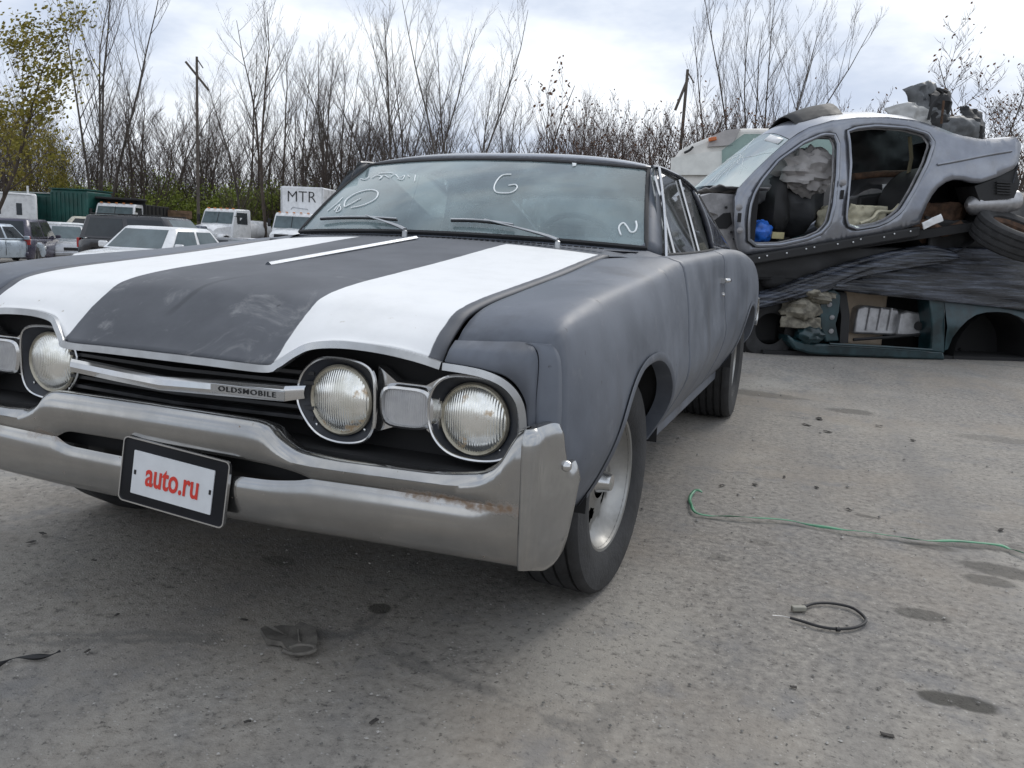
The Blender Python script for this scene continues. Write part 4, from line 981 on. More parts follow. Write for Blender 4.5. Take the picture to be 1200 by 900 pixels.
for x, y in ((972, 357), (975, 372), (974, 388)): lp_(B().lathe([(-.015, .0001), (-.012, .022), (.01, .024)], 12, 'y').xf(Matrix.Translation(onw(x, y, .015))), 'hinge', MINSIL)
O_IN = [(982, 342), (992, 343), (996, 370), (994, 402), (984, 402), (986, 370)]
lp_(B().prism(outline(O_IN, lambda l: .10), lambda p: p, lambda p: p+WN*.1), 'inner_pillar', MDK, smooth=30, fix=True)
O_BP = [(1088, 346), (1107, 346), (1108, 380), (1107, 414), (1090, 412), (1092, 380)]
lp_(B().prism(outline(O_BP, flatn), lambda p: p+WN*-.004, lambda p: p+WN*.2), 'centre_pillar', MTEAL, smooth=30, fix=True, bevel=.015)
O_Q = [(1107, 342), (1140, 340), (1180, 342), (1230, 346), (1262, 352), (1265, 400), (1250, 424), (1225, 425), (1222, 402), (1214, 385), (1200, 373), (1180, 366), (1160, 365), (1143, 369), (1128, 379), (1117, 394), (1111, 408), (1110, 415), (1107, 415)]
def qn(l): return .02-.04*math.exp(-((l.z-.42)/.12)**2)
lp_(holed(outline(O_Q, qn), [], qn, sub=.12), 'quarter_panel', MTEAL, smooth=50, solid=.0, fix=True)
cq = onw(1168, 418, .05); lp_(B().lathe([(0, .44), (.5, .44), (.5, .02)], 24, 'y').xf(Matrix.Translation(cq+WN*.04) @ Matrix.Rotation(R_(30), 4, 'Z')), 'wheel_housing', MBLK, smooth=60)
bx = B(); a0, a1 = wl(onw(900, 415)), wl(onw(1262, 425)); wbox(bx, a0.x, a1.x+.2, .75, 1.6, .06, .78); lp_(bx, 'cabin_void', MBLK)
bx = B(); wbox(bx, a0.x, a1.x+.2, .10, 1.6, .03, .12); lp_(bx, 'floor_pan', MBLK)
bx = B(); wbox(bx, a0.x, a1.x+.3, .16, 1.5, .70, .86); lp_(bx, 'crushed_roof', MBLK, bevel=.05)
lp_(crumple(onw(1012, 372, .34), WT, UPW, .46, .56, .02, seed=2, freq=1.5), 'tan_door_card', MTAN, solid=.02)
# fuel tanks thrown inside
def tank(x0, y0, x1, y1, n, rot):
    P = [onw(x, y, n) for x, y in ((x0, y1), (x0+6, y0+3), (x0+14, y0), (x1-3, y0+4), (x1, y0+12), (x1-3, y1-2), (x1-8, y1+2))]
    b = B().prism(P, lambda p: p, lambda p: p+WN*.18); return b
o = loose(tank(1000, 358, 1056, 391, .24, 0), 'metal_tank', MALU, 'bare ribbed metal tank inside the dark green wreck, the left one', 'tank', smooth=25, fix=True, bevel=.02)
for x in (1018, 1031, 1043): B().tube([onw(x+2, 361, .235)-o.location, onw(x-3, 387, .235)-o.location], .014, 6).build('rib', MALU, o)
o = loose(tank(1050, 364, 1088, 393, .20, 0), 'metal_tank', MALU, 'bare metal tank with round black hole inside the dark green wreck', 'tank', smooth=25, fix=True, bevel=.02)
B().lathe([(-.012, .0001), (-.01, .04), (.01, .045)], 18, 'y').xf(Matrix.Translation(onw(1076, 382, .19)-o.location)).build('filler_hole', MBLK, o)
B().tube([onw(1056, 368, .195)-o.location, onw(1052, 390, .195)-o.location], .012, 6).build('rib', MALU, o)
lp_(B().tube([onw(1000, 398, .22), onw(1045, 395, .2), onw(1085, 391, .2)], .016, 6), 'loose_rod', MDK)
# front: dirty apron and hanging wheel
MDIRT = simple('dirty_cast_metal', (.19, .175, .14), .8, .2, var=.5, sc=16, bump=.4, bsc=30)
lp_(blob(onw(938, 362, .10), (.19, .14, .12), .35, 51), 'gearbox', MDIRT)
lp_(crumple(onw(940, 378, .0), WT, UPW, .40, .10, .05, seed=61, freq=5), 'apron_edge', MDIRT, solid=.015)
lp_(blob(onw(950, 345, .15), (.20, .2, .08), .4, 71), 'engine_scrap', MDIRT)
lp_(blob(onw(948, 391, .06), (.13, .10, .09), .3, 81), 'wheel_arch_liner', MTEAL)
hw = onw(897, 384, .25); hb = B().lathe([(-.1, .15), (-.11, .2), (-.1, .28), (-.06, .30), (.06, .30), (.1, .28), (.11, .2), (.1, .15)], 36, 'y').xf(Matrix.Translation(hw) @ Matrix.Rotation(R_(30), 4, 'Z')); lp_(hb, 'front_wheel', MTY)
bx = B(); wbox(bx, a0.x-.25, a0.x+.25, .3, 1.4, .15, .8); lp_(bx, 'engine_bay', MBLK, bevel=.05)

# ---- plastic film stretched over the squashed middle of the stack
def film():
    t = NT('dark_stretch_film'); v = t.map(sc=(1.1, 1.1, 16), rot=(0, 0, 0)); a = t.noise(2.2, 6, .6, vec=v, dist=.3); bnz = t.noise(7, 5, .65, vec=t.map(sc=(1, 1, 22)))
    c = t.mix(t.rng(a, .42, .68), (.006, .0065, .009), (.07, .08, .105)); c = t.mix(t.rng(bnz, .60, .74, 0, .4), c, (.17, .20, .25))  # pale blue-grey streaks paint glossy highlights into the film colour
    t.set(col=c, rough=t.rng(a, .3, .7, .12, .30), spec=.6); t.bump(bnz, .5, .02); return t.m
MFILM = film()
def sheet(name, top, bot, n0, n1, label, nu=50, nv=20, amp=.03, seed=0):
    T_ = resample(cr([onw(x, y, n1) for x, y in top], 8), nu); B__ = resample(cr([onw(x, y, n0) for x, y in bot], 8), nu); rows = []
    for j in range(nv+1):
        v = j/nv; row = []
        for i in range(nu):
            p = T_[i].lerp(B__[i], v); q = Vector((i/nu*3, v*9+.6*math.sin(i/nu*3), seed))
            d = mnoise.noise(q)*amp+mnoise.noise(q*2.6)*amp*.5; row.append(p-WN*(d+.06*math.sin(math.pi*v)))
        rows.append(row)
    return loose(B().grid(rows), name, MFILM, label, 'plastic film', 'sheets of dark film round the stack', smooth=180, solid=.006)
sheet('plastic_film', [(862, 350), (905, 338), (960, 318), (1020, 300), (1085, 288), (1120, 296)], [(862, 366), (890, 362), (940, 349), (972, 340), (1020, 322), (1120, 306)], -.02, .12, 'dark film strip stretched diagonally below the silver shell', amp=.03, seed=1)
sheet('plastic_film', [(985, 312), (1030, 305), (1085, 294), (1140, 290), (1200, 296), (1262, 305)], [(975, 339), (1030, 346), (1090, 352), (1150, 358), (1200, 364), (1262, 372)], -.03, .20, 'wide dark film sheet wrapped over the roof of the green wreck', amp=.04, seed=5)
mid = empty('squashed_hulk', tuple(ww(1.0, .8, .86)), label='black squashed car body between the silver shell and the green wreck', cat='car wreck'); mi = Matrix.Translation(-mid.location)
rows = []
for j in range(9):
    v = j/8; row = []
    for i in range(41):
        u = i/40; s = lerp(a0.x-.3, a1.x+.3, u); zt = lerp(1.06, 1.50, smooth(.1, .95, u)); z = lerp(.80, zt, math.sin(v*math.pi)**.6 if 0 < v < 1 else 0)
        row.append(ww(s, lerp(.16, 1.4, v)+.05*mnoise.noise((u*9, v*4, 2)), z+.05*mnoise.noise((u*8, v*5, 7))))
    rows.append(row)
part(B().grid(rows, flip=True), 'hulk_shell', MDK, mid, mi, smooth=60)
part(crumple(ww(.3, .16, .96), WT, UPW, 1.8, .34, .05, seed=13), 'crumpled_edge', MDK, mid, mi, solid=.02)
part(crumple(ww(2.2, .22, 1.18), WT, UPW, 1.6, .5, .06, seed=19), 'crumpled_edge', MDK, mid, mi, solid=.02)

# ---- wrecks stacked behind and the scrap lying on them
bk = empty('stacked_wreck', tuple(ww(2.6, 2.9, 0)), label='dark flattened wrecks piled behind the silver sedan shell', cat='car wreck'); bi = Matrix.Translation(-bk.location)
for k, (z0, z1, ds) in enumerate(((0, .75, 0), (.78, 1.45, .2), (1.48, 2.15, -.1))):
    rows = []
    for j in range(9):
        v = j/8; rows.append([ww(lerp(1.0+ds, 4.6+ds, i/24), 2.1+1.6*v+.06*mnoise.noise((i*.4, v*4, k)), lerp(z0, z1, (math.sin(math.pi*v)**.5 if 0 < v < 1 else 0)*(.75+.25*math.sin(math.pi*i/24)))+.05*mnoise.noise((i*.5, v*3, k+5))) for i in range(25)])
    part(B().grid(rows, flip=True), 'flattened_body', MTEAL if k == 1 else MDK, bk, bi, smooth=60)
MGREYP = simple('grey_moulded_plastic', (.10, .105, .11), .5, var=.3, sc=9)
def heap(px, py, n, w, h, mat, name, label, seed, tilt=0, amp=.12, curl=-.1):
    return loose(crumple(onw(px, py, n), WT+UPW*tilt, UPW-WT*tilt+WN*.3, w, h, amp, seed=seed, freq=3.2, curl=curl), name, mat, label, 'scrap', solid=.02)
heap(1075, 131, 2.4, .55, .30, simple('pale_plastic', (.36, .36, .35), .5), 'bumper_scrap', 'pale torn plastic panel on the pile above the silver roof', 23, .1)
heap(1095, 121, 2.6, .42, .62, MGREYP, 'bumper_scrap', 'grey bent plastic panel standing on the pile, leaning left', 37, .35, .14)
heap(1108, 126, 2.5, .30, .60, MDK, 'bumper_scrap', 'black bent plastic panel standing in the middle of the pile', 41, -.25, .14)
heap(1132, 146, 2.4, .60, .28, MGREYP, 'bumper_scrap', 'grey flat moulded panel lying right of the black one on the pile', 47, -.1)
heap(1150, 143, 2.5, .34, .48, MDK, 'bumper_scrap', 'black lamp-housing shaped scrap at the right end of the pile', 53, -.2, .13)
loose(B().tube(cr([onw(x, y, 2.45) for x, y in ((1088, 140), (1093, 122), (1104, 110), (1098, 104), (1110, 108))], 6), .02, 6), 'hose', MDK, 'thin black hose sticking up from the scrap pile', 'hose')
loose(B().tube([onw(1103, 145, 2.4), onw(1106, 118, 2.4)], .015, 6), 'rusty_rod', MRUST, 'short rusty rod standing in the scrap pile', 'rod')
b = B(); p = onw(1135, 205, 3.0)

# ---- white camper behind the wreck, left of the silver roof
def cp(px, py, d): return at(px, py, d)
cmp_ = empty('camper_van', tuple(Vector((*cp(840, 300, 12.5)[:2], gz(*cp(840, 300, 12.5)[:2])))), label='white camper body with grey corner and orange marker lamp behind the silver shell', cat='camper'); ci = Matrix.Translation(-cmp_.location)
NX = ray(850, 170).normalized(); NX.z = 0; NX.normalize()
MCW = simple('camper_white', (.62, .60, .56), .4, var=.12, sc=5); MCG = simple('camper_grey', (.36, .34, .33), .5, var=.15)
O_C = [(785, 430), (786, 200), (789, 186), (796, 176), (812, 168), (836, 158), (850, 152), (870, 150), (1010, 150), (1010, 430)]
part(B().prism([cp(x, y, 12.5) for x, y in O_C], lambda p: p, lambda p: p+NX*2.3), 'body', MCW, cmp_, ci, smooth=30, fix=True, bevel=.06)
O_G = [(829, 172), (833, 160), (850, 152.5), (868, 150.5), (858, 170)]
part(B().prism([cp(x, y, 12.46) for x, y in O_G], lambda p: p, lambda p: p+NX*.06), 'corner_panel', MCG, cmp_, ci, smooth=0, fix=True)
part(B().box(cp(835, 163, 12.42), (.12, .04, .055), rot=Matrix.Rotation(R_(-10), 3, 'Y')), 'marker_lamp', simple('amber_lens', (.55, .14, .03), .3), cmp_, ci, bevel=.01)
part(B().prism([cp(x, y, 12.44) for x, y in ((846, 176), (872, 157), (1005, 157), (1005, 200), (846, 200))], lambda p: p, lambda p: p+NX*.08), 'window', MGLS, cmp_, ci, smooth=0, fix=True)
part(B().tube(cr([cp(x, y, 12.4) for x, y in ((802, 179), (808, 176), (812, 172))], 4), .02, 6), 'grab_handle', MDK, cmp_, ci)
part(B().prism([cp(x, y, 12.45) for x, y in ((786, 205), (786, 185), (830, 178), (846, 177), (846, 205))], lambda p: p, lambda p: p+NX*.05), 'lower_panel', simple('camper_cream', (.66, .66, .62), .5, var=.08), cmp_, ci, smooth=0, fix=True)
# ---------------------------------------------------------------- vehicles parked at the back of the yard
RH = Vector((rt.x, rt.y, 0)).normalized()
def hd(ax, ay): v = RH*ax+FH*ay; return math.atan2(v.y, v.x)   # heading: ax right, ay away from the camera
def paint(name, col, metal=.2): return simple(name, col, .3, metal, var=.1, sc=3, coat=.5)
VG = simple('car_glass_dark', (.02, .026, .03), .08, 0, var=.2, sc=3); VGL = simple('car_glass_sky', (.09, .12, .13), .06, 0, var=.2, sc=2)
VHL = simple('clear_lamp', (.6, .62, .63), .15, .3, var=.1); VTL = simple('red_lamp', (.35, .02, .02), .2, var=.2); VAM = simple('amber_lamp', (.6, .2, .03), .3)
def small_wheel(root, c, r, w):
    e = B().lathe([(-w/2, r*.55), (-w/2, r*.9), (-w*.4, r), (w*.4, r), (w/2, r*.9), (w/2, r*.55)], 24, 'y', c).build('tyre', MTY, root, smooth=40)
    B().lathe([(-w*.46, .001), (-w*.44, r*.2), (-w*.36, r*.5), (-w*.5, r*.57), (w*.5, r*.57), (w*.36, r*.5), (w*.44, r*.2), (w*.46, .001)], 20, 'y', c).build('rim', MRIM, e)
def car_body(name, label, px, depth, heading, L=4.6, W_=1.8, H=1.45, hood=1.15, trunk=.85, belt=.92, hz=.85, dz=.95, wr=.32, mat=None, rake=.55, rrake=.45, suv=False, glass=VG, roof_mat=None, rack=False, group='vehicles parked at the back of the yard', dark_pil=False, pick=False):
    p = onground(px, depth); root = empty(name, p, heading, label, 'car' if not suv else 'suv', group)
    xf_, xr = L/2, -L/2; fa, ra = xf_-.85, xr+.85
    st = [(xf_, .62*hz/.85), (xf_-.06, hz*.82), (xf_-.25, hz*.93), (xf_-hood, hz+.06), (0, belt), (xr+trunk, belt+.02), (xr+.15, dz), (xr+.03, dz-.08), (xr, .6)]
    st = [(x, z) for x, z in st]; rows = []
    xs_ = [xf_, xf_-.05, xf_-.14, xf_-.3]+[lerp(xf_-.4, xr+.4, i/16) for i in range(17)]+[xr+.3, xr+.14, xr+.05, xr]
    tab = sorted(st)
    for x in xs_:
        zt = interp(tab, x); e = min(1, (xf_-x)/.5, (x-xr)/.5); w = W_/2*(.80+.20*math.sqrt(max(0, 1-(1-e)**2)))
        za = .26
        for ax_ in (fa, ra):
            if abs(x-ax_) < wr*1.22: za = max(za, wr+math.sqrt(max(0, (wr*1.22)**2-(x-ax_)**2))*.95)
        za = min(za, zt-.14); half = [(0, zt+.03), (.6*w, zt+.018), (.92*w, zt-.02), (w*.985, zt-.09), (w, lerp(zt, za, .4)), (w*.985, lerp(zt, za, .75)), (w*.95, za)]
        rows.append([Vector((x, y, z)) for y, z in half[::-1]]+[Vector((x, -y, z)) for y, z in half[1:]])
    b = B().grid(rows); n = len(rows[0]); b.F.append(tuple(range(n))[::-1]); b.F.append(tuple(len(b.V)-n+i for i in range(n)))
    body = b.build('body', mat, root, smooth=40, fix=True)
    B().box((0, 0, .36), (L*.92, W_*.8, .25)).build('underbody', MBLK, root)
    # greenhouse
    x0, x1 = xf_-hood, xr+(trunk if not suv else .05); r0, r1 = x0-rake, x1+rrake; wb, wt = W_/2*.93, W_/2*.74
    if pick: x1 = -.25; r1 = x1+.12
    def ring(t, o=0):
        z = lerp(belt+.01, H-.05, t); w = lerp(wb, wt, t)+o; a, c_ = lerp(x0, r0, t)+o, lerp(x1, r1, t)-o
        return [Vector((a, -w*.86, z)), Vector((a-.12, -w, z)), Vector((lerp(a, c_, .5), -w*1.01, z)), Vector((c_+.12, -w, z)), Vector((c_, -w*.86, z)), Vector((c_, w*.86, z)), Vector((c_+.12, w, z)), Vector((lerp(a, c_, .5), w*1.01, z)), Vector((a-.12, w, z)), Vector((a, w*.86, z))]
    cols = [ring(t) for t in (0, .33, .66, 1)]; top = ring(1); cx = (r0+r1)/2
    cols.append([Vector((lerp(cx, p_.x, .94), p_.y*.92, H-.012)) for p_ in top]); cols.append([Vector((lerp(cx, p_.x, .7), p_.y*.6, H)) for p_ in top])
    b = B().grid(cols, cu=True); b.F.append(tuple(len(b.V)-10+i for i in range(10))); b.build('cabin', roof_mat or mat, root, smooth=40, fix=True)
    def quad(i, j, a0, a1, b0=.1, b1=.9, name='window', m=glass):
        lo, hi = ring(b0, .006), ring(b1, .006); P = [lo[i].lerp(lo[j], a0), lo[i].lerp(lo[j], a1), hi[i].lerp(hi[j], a1), hi[i].lerp(hi[j], a0)]
        B().add(P, [(0, 1, 2, 3)]).build(name, m, root, smooth=0)
    quad(9, 0, .03, .97, .06, .95, 'windshield', VGL if glass is VG else glass); quad(4, 5, .05, .95, .12, .92, 'rear_window')
    for i, j in ((1, 2), (8, 7)): quad(i, j, .06, .94)
    for i, j in ((2, 3), (7, 6)): quad(i, j, .06, .90)
    for s in (-1, 1):
        y = s*W_/2
        B().box((xf_-.10, y*.74, hz*.72), (.14, .36, .13)).build('headlamp', VHL, root, bevel=.03)
        B().box((xr+.07, y*.80, .80 if not suv else .95), (.10, .22, .16 if not suv else .34)).build('tail_lamp', VTL, root, bevel=.02)
        m_ = B().box((x0-.28, y*1.06, belt+.08), (.10, .20, .14)).build('door_mirror', mat, root, bevel=.03)
        for ax_ in (fa, ra): small_wheel(root, Vector((ax_, y*.90, wr)), wr, .22)
        for xx in (x0-.25, lerp(x0, x1, .55)): B().box((xx, y*.999, .62), (.012, .012, .55)).build('door_gap', MBLK, root, smooth=0)
        B().box((lerp(x0, x1, .48), y*1.0, belt-.13), (.16, .03, .03)).build('door_handle', mat, root)
    B().box((xf_-.01, 0, hz*.66), (.05, W_*.46, .14)).build('grille', MDK, root, bevel=.02); B().box((xf_+.0, 0, .40), (.12, W_*.86, .18)).build('front_bumper', mat, root, bevel=.05)
    B().box((xr-.0, 0, .42), (.12, W_*.86, .2)).build('rear_bumper', mat, root, bevel=.05); B().box((xr-.045 if not suv else xr-.02, 0, .74 if not suv else .80), (.02, .32, .16)).build('licence_plate', MPW, root)
    if rack:
        for s in (-1, 1): B().tube([(r0-.2, s*wt*.9, H+.03), (r1+.2, s*wt*.9, H+.03)], .02, 6).build('roof_rail', MDK, root)
    return root
PW = paint('car_white', (.72, .73, .74), 0); PS = paint('car_silver', (.42, .43, .45), .5); PK = paint('car_black', (.022, .022, .026), .1); PP = paint('car_dark_purple', (.045, .042, .07), .2)
PBE = paint('car_beige', (.62, .58, .48), .2); PGY = paint('car_grey', (.16, .165, .175), .4); PLB = paint('car_pale_blue', (.36, .42, .48), .3); PDB = paint('car_dark_blue', (.06, .075, .11), .3)
car_body('parked_sedan', 'silver white sedan facing the yard just beyond the striped hood', 192, 19.5, hd(-.18, -1), mat=PW, glass=VGL)
car_body('parked_suv', 'long black suv seen from its side behind the silver white sedan', 190, 29, hd(.93, -.25), L=5.6, W_=2.0, H=1.95, hood=1.35, belt=1.12, hz=1.05, dz=1.1, wr=.38, mat=PK, suv=True, rake=.75, rrake=.2, rack=True)
car_body('parked_suv', 'black suv with tinted rear window at the left edge, tail towards the yard', 30, 34, hd(-.25, 1), L=4.8, W_=1.9, H=1.78, hood=1.25, belt=1.02, hz=.98, dz=1.05, wr=.36, mat=PP, suv=True, rrake=.35)
car_body('parked_car', 'pale blue car cut off by the left edge of the picture', -14, 31, hd(.05, 1), mat=PLB, H=1.5)
car_body('parked_suv', 'silver suv with dark grille beside the black suv on the left', 76, 37, hd(.62, -.80), L=4.5, W_=1.82, H=1.62, hood=1.2, belt=.98, hz=.92, dz=1.0, wr=.35, mat=PS, suv=True)
car_body('parked_car', 'white car with large side mirror behind the silver suv', 80, 41, hd(.8, -.55), L=4.7, W_=1.85, H=1.66, hood=1.2, belt=.98, hz=.95, wr=.35, mat=PW, rake=.7)
car_body('parked_suv', 'cream suv with red tail lamp behind the white car', 128, 46, hd(.85, .45), L=4.8, W_=1.9, H=1.78, hood=1.2, belt=1.05, hz=1.0, dz=1.1, wr=.37, mat=PBE, suv=True, rrake=.55)
car_body('parked_suv', 'grey wagon roof showing between the white car and the cream suv', 90, 50, hd(.7, .6), L=4.8, W_=1.9, H=1.78, belt=1.05, hz=1.0, dz=1.1, wr=.37, mat=PGY, suv=True)
car_body('parked_suv', 'dark suv roof behind the black suv at far left', 16, 47, hd(.9, -.3), L=4.6, H=1.86, belt=1.1, hz=1.0, dz=1.1, mat=PK, suv=True)
car_body('parked_suv', 'dark suv roof below the white box body at left', 49, 48, hd(.85, -.4), L=4.4, H=1.82, belt=1.1, hz=1.0, dz=1.1, mat=PK, suv=True)
car_body('pickup_truck', 'dark blue pickup parked left of the first white truck', 226, 40, hd(-.1, -1), L=5.4, W_=1.95, H=1.85, hood=1.4, belt=1.15, hz=1.1, dz=1.12, wr=.4, mat=PDB, pick=True, glass=VGL)
car_body('parked_sedan', 'dark grey sedan with long hood between the pickup and the striped hood', 268, 33, hd(.9, -.4), L=4.8, mat=PGY, H=1.42)
car_body('parked_car', 'white car whose roof shows low between the two white trucks', 306, 38, hd(.95, -.2), mat=PW, H=1.42)

def truck(name, label, px, depth, heading, body=None, mat=PW):
    p = onground(px, depth); root = empty(name, p, heading, label, 'truck', 'trucks parked at the back of the yard'); hw = 1.08
    # hood + fenders (front at +x)
    rows = []
    for x, z, w in ((3.0, 1.05, .62), (2.96, 1.35, .68), (2.7, 1.52, .74), (2.0, 1.62, .86), (1.65, 1.66, .95)):
        rows.append([Vector((x, y, zz)) for y, zz in ((-w, .75), (-w, z-.12), (-w*.8, z), (0, z+.05), (w*.8, z), (w, z-.12), (w, .75))])
    b = B().grid(rows, flip=True); b.F.append((6, 5, 4, 3, 2, 1, 0)); b.build('hood', mat, root, smooth=40, fix=True)
    for s in (-1, 1):
        b = B().lathe([(-.16, .60), (.16, .60), (.18, .52)], 18, 'y', (2.35, s*.92, .52), 20-110, 160-70); b.build('fender', mat, root, smooth=50)
        small_wheel(root, Vector((2.35, s*.93, .50)), .50, .28)
        for dx in (-2.1,): small_wheel(root, Vector((dx, s*.82, .50)), .50, .52)
        B().box((3.02, s*.80, 1.02), (.10, .26, .20)).build('headlamp', VHL, root, bevel=.03); B().box((1.55, s*1.30, 1.95), (.08, .16, .42)).build('door_mirror', MDK, root, bevel=.02)
        B().tube([(1.6, s*1.07, 2.1), (1.56, s*1.24, 2.1)], .015, 5).build('mirror_arm', MDK, root)
    cab = [(1.75, .75), (1.72, 1.62), (1.42, 2.38), (1.25, 2.50), (.1, 2.52), (0, 2.42), (0, .75)]
    B().prism(cab, lambda q: Vector((q[0], -hw*(1 if q[1] < 1.7 else .95), q[1])), lambda q: Vector((q[0], hw*(1 if q[1] < 1.7 else .95), q[1]))).build('cab', mat, root, smooth=30, fix=True, bevel=.05)
    def wq(pts, n, m): B().add(pts, [tuple(range(len(pts)))]).build(n, m, root, smooth=0)
    f = lambda y, t: Vector((lerp(1.725, 1.43, t)+.012, y, lerp(1.64, 2.37, t)))
    wq([f(-.98, .06), f(.98, .06), f(.93, .93), f(-.93, .93)], 'windshield', VGL)
    B().tube([f(0, .05)+Vector((.01, 0, 0)), f(0, .95)+Vector((.01, 0, 0))], .015, 5).build('windshield_divider', MSEAL, root)
    for s in (-1, 1): wq([Vector((1.52, s*1.062, 1.68)), Vector((.35, s*1.072, 1.68)), Vector((.35, s*1.036, 2.32)), Vector((1.32, s*1.036, 2.32))], 'side_window', VG)
    for k in range(5): B().box((1.32, -.8+.4*k, 2.53), (.12, .11, .05)).build('marker_lamp', VAM, root, bevel=.01)
    B().box((3.03, 0, 1.1), (.06, .8, .5)).build('grille', MDK, root, bevel=.03); B().box((3.12, 0, .62), (.16, 2.2, .30)).build('front_bumper', mat, root, bevel=.04)
    for s in (-1, 1): B().box((-1.2, s*.42, .80), (4.6, .10, .24)).build('chassis_rail', MDK, root)
    if body == 'box':
        B().box((-2.0, 0, 2.57), (4.4, 2.44, 2.8)).build('cargo_box', mat, root, bevel=.08)
        for s in (-1, 1):
            B().box((.205, s*1.17, 2.57), (.02, .10, 2.74)).build('corner_post', MDULL, root, bevel=.01)
        B().box((.205, 0, 3.90), (.02, 2.3, .10)).build('top_rail', PW, root)
        tx = text_mesh('MTR', .86, depth=.004, bold=-.012); tx.xf(Matrix.Translation((.222, -.02, 3.40)) @ Matrix.Rotation(R_(90), 4, 'Z') @ Matrix.Rotation(R_(90), 4, 'X')); tx.build('box_lettering', MBLK, root, smooth=0)
        B().tube(cr([(.222, -.62, 2.72), (.222, -.5, 2.84), (.222, -.3, 2.82), (.222, .35, 2.76)], 5), .02, 4).build('box_scribble', MDULL, root)
    elif body == 'dump':
        b = B().box((-2.0, 0, 1.35), (4.2, 2.3, .12)); b.box((-2.0, 1.16, 1.95), (4.2, .08, 1.2)); b.box((-2.0, -1.16, 1.95), (4.2, .08, 1.2)); b.box((.06, 0, 2.05), (.08, 2.3, 1.4)); b.box((-4.06, 0, 1.95), (.08, 2.3, 1.2)); b.build('dump_bed', MDK, root, bevel=.02)
        B().box((.55, 0, 2.78), (1.3, 2.4, .12)).build('cab_guard', MDK, root, bevel=.03)
        for k in range(6): 
            for s in (-1, 1): B().box((-3.7+.7*k, s*1.22, 1.95), (.10, .06, 1.1)).build('bed_rib', MDK, root)
    else:
        B().tube([(-.6, 0, 1.35), (-.4, 0, 1.35), (-2.8, 0, 1.35), (-3.0, 0, 1.35)], [.3, .62, .62, .3], 20).build('tank', mat, root, smooth=50)
        B().box((-.25, -1.0, 1.0), (.6, .4, .5)).build('toolbox', MDK, root, bevel=.03)
    return root
truck('white_truck', 'white truck cab without a box, first truck left of the windshield', 276, 48, hd(-.30, -1))
truck('box_truck', 'white box truck with black hand-painted letters on its front wall', 355, 46, hd(-.12, -1), 'box')
truck('dump_truck', 'white truck with black dump bed behind the cream suv', 148, 48, hd(.10, -1), 'dump')

# white utility body, green containers, plank stack
def crate_body(name, label, cat, px, depth, heading, L, W_, H, z0, mat, extra=None):
    p = onground(px, depth); root = empty(name, p, heading, label, cat); B().box((0, 0, z0+H/2), (L, W_, H)).build('body', mat, root, bevel=.12); return root
u = crate_body('utility_truck', 'white tall utility body with two narrow windows at the left edge', 'truck', 14, 46, hd(.55, -.85), 4.6, 2.4, 2.3, .55, PW)
for y in (-.62, .35): B().box((2.31, y, 2.0), (.02, .26, .62)).build('window', VG, u, bevel=.005)
B().box((-.5, -1.21, 2.3), (.5, .02, .35)).build('window', VG, u, bevel=.005); B().box((2.31, 0, 2.75), (.02, 1.9, .05)).build('drip_moulding', MDULL, u)
for x in (-1.4, 1.5):
    for s in (-1, 1): small_wheel(u, Vector((x, s*1.02, .45)), .45, .26)
for x, y in ((2.0, -.8), (2.0, .8)): B().tube([(x, y, 2.83), (x, y, 3.25)], .05, 8).build('roof_beacon', PW, u)
MGC = simple('container_green', (.012, .075, .065), .5, var=.25, sc=2)
for k, (px, dp, hh, lab) in enumerate(((64, 48, 2.75, 'dark green container right of the white utility body'), (98, 47.5, 3.05, 'taller dark green container next to the dump truck'))):
    u = crate_body('green_container', lab, 'container', px, dp, hd(1, -.12), 3.6 if k == 0 else 2.2, 2.4, hh, .1, MGC)
    for i in range(9):
        x = lerp(-1.0-.7*(k == 0), 1.0+.7*(k == 0), i/8); B().box((x, -1.215, .1+hh/2), (.09, .05, hh*.88)).build('wall_rib', MGC, u, smooth=0)
    B().box((0, 0, .1+hh+.03), ((3.6 if k == 0 else 2.2)*1.02, 2.46, .06)).build('roof', simple('container_roof', (.34, .37, .36), .6) if k == 0 else MGC, u)
    for s in (-1, 1): B().box((s*1.0, 0, .05), (.2, 2.3, .1)).build('skid', MDK, u)
p = onground(194, 52); u = empty('plank_stack', p, hd(1, 0), 'low brown plank stack right of the dump truck', 'planks')
for k in range(9): B().box((rnd.uniform(-.1, .1), .0, .13+.25*k), (3.0, .6, .235)).build('plank', simple('old_wood', (.16, .10, .06), .85, var=.35, sc=5), u, smooth=0)
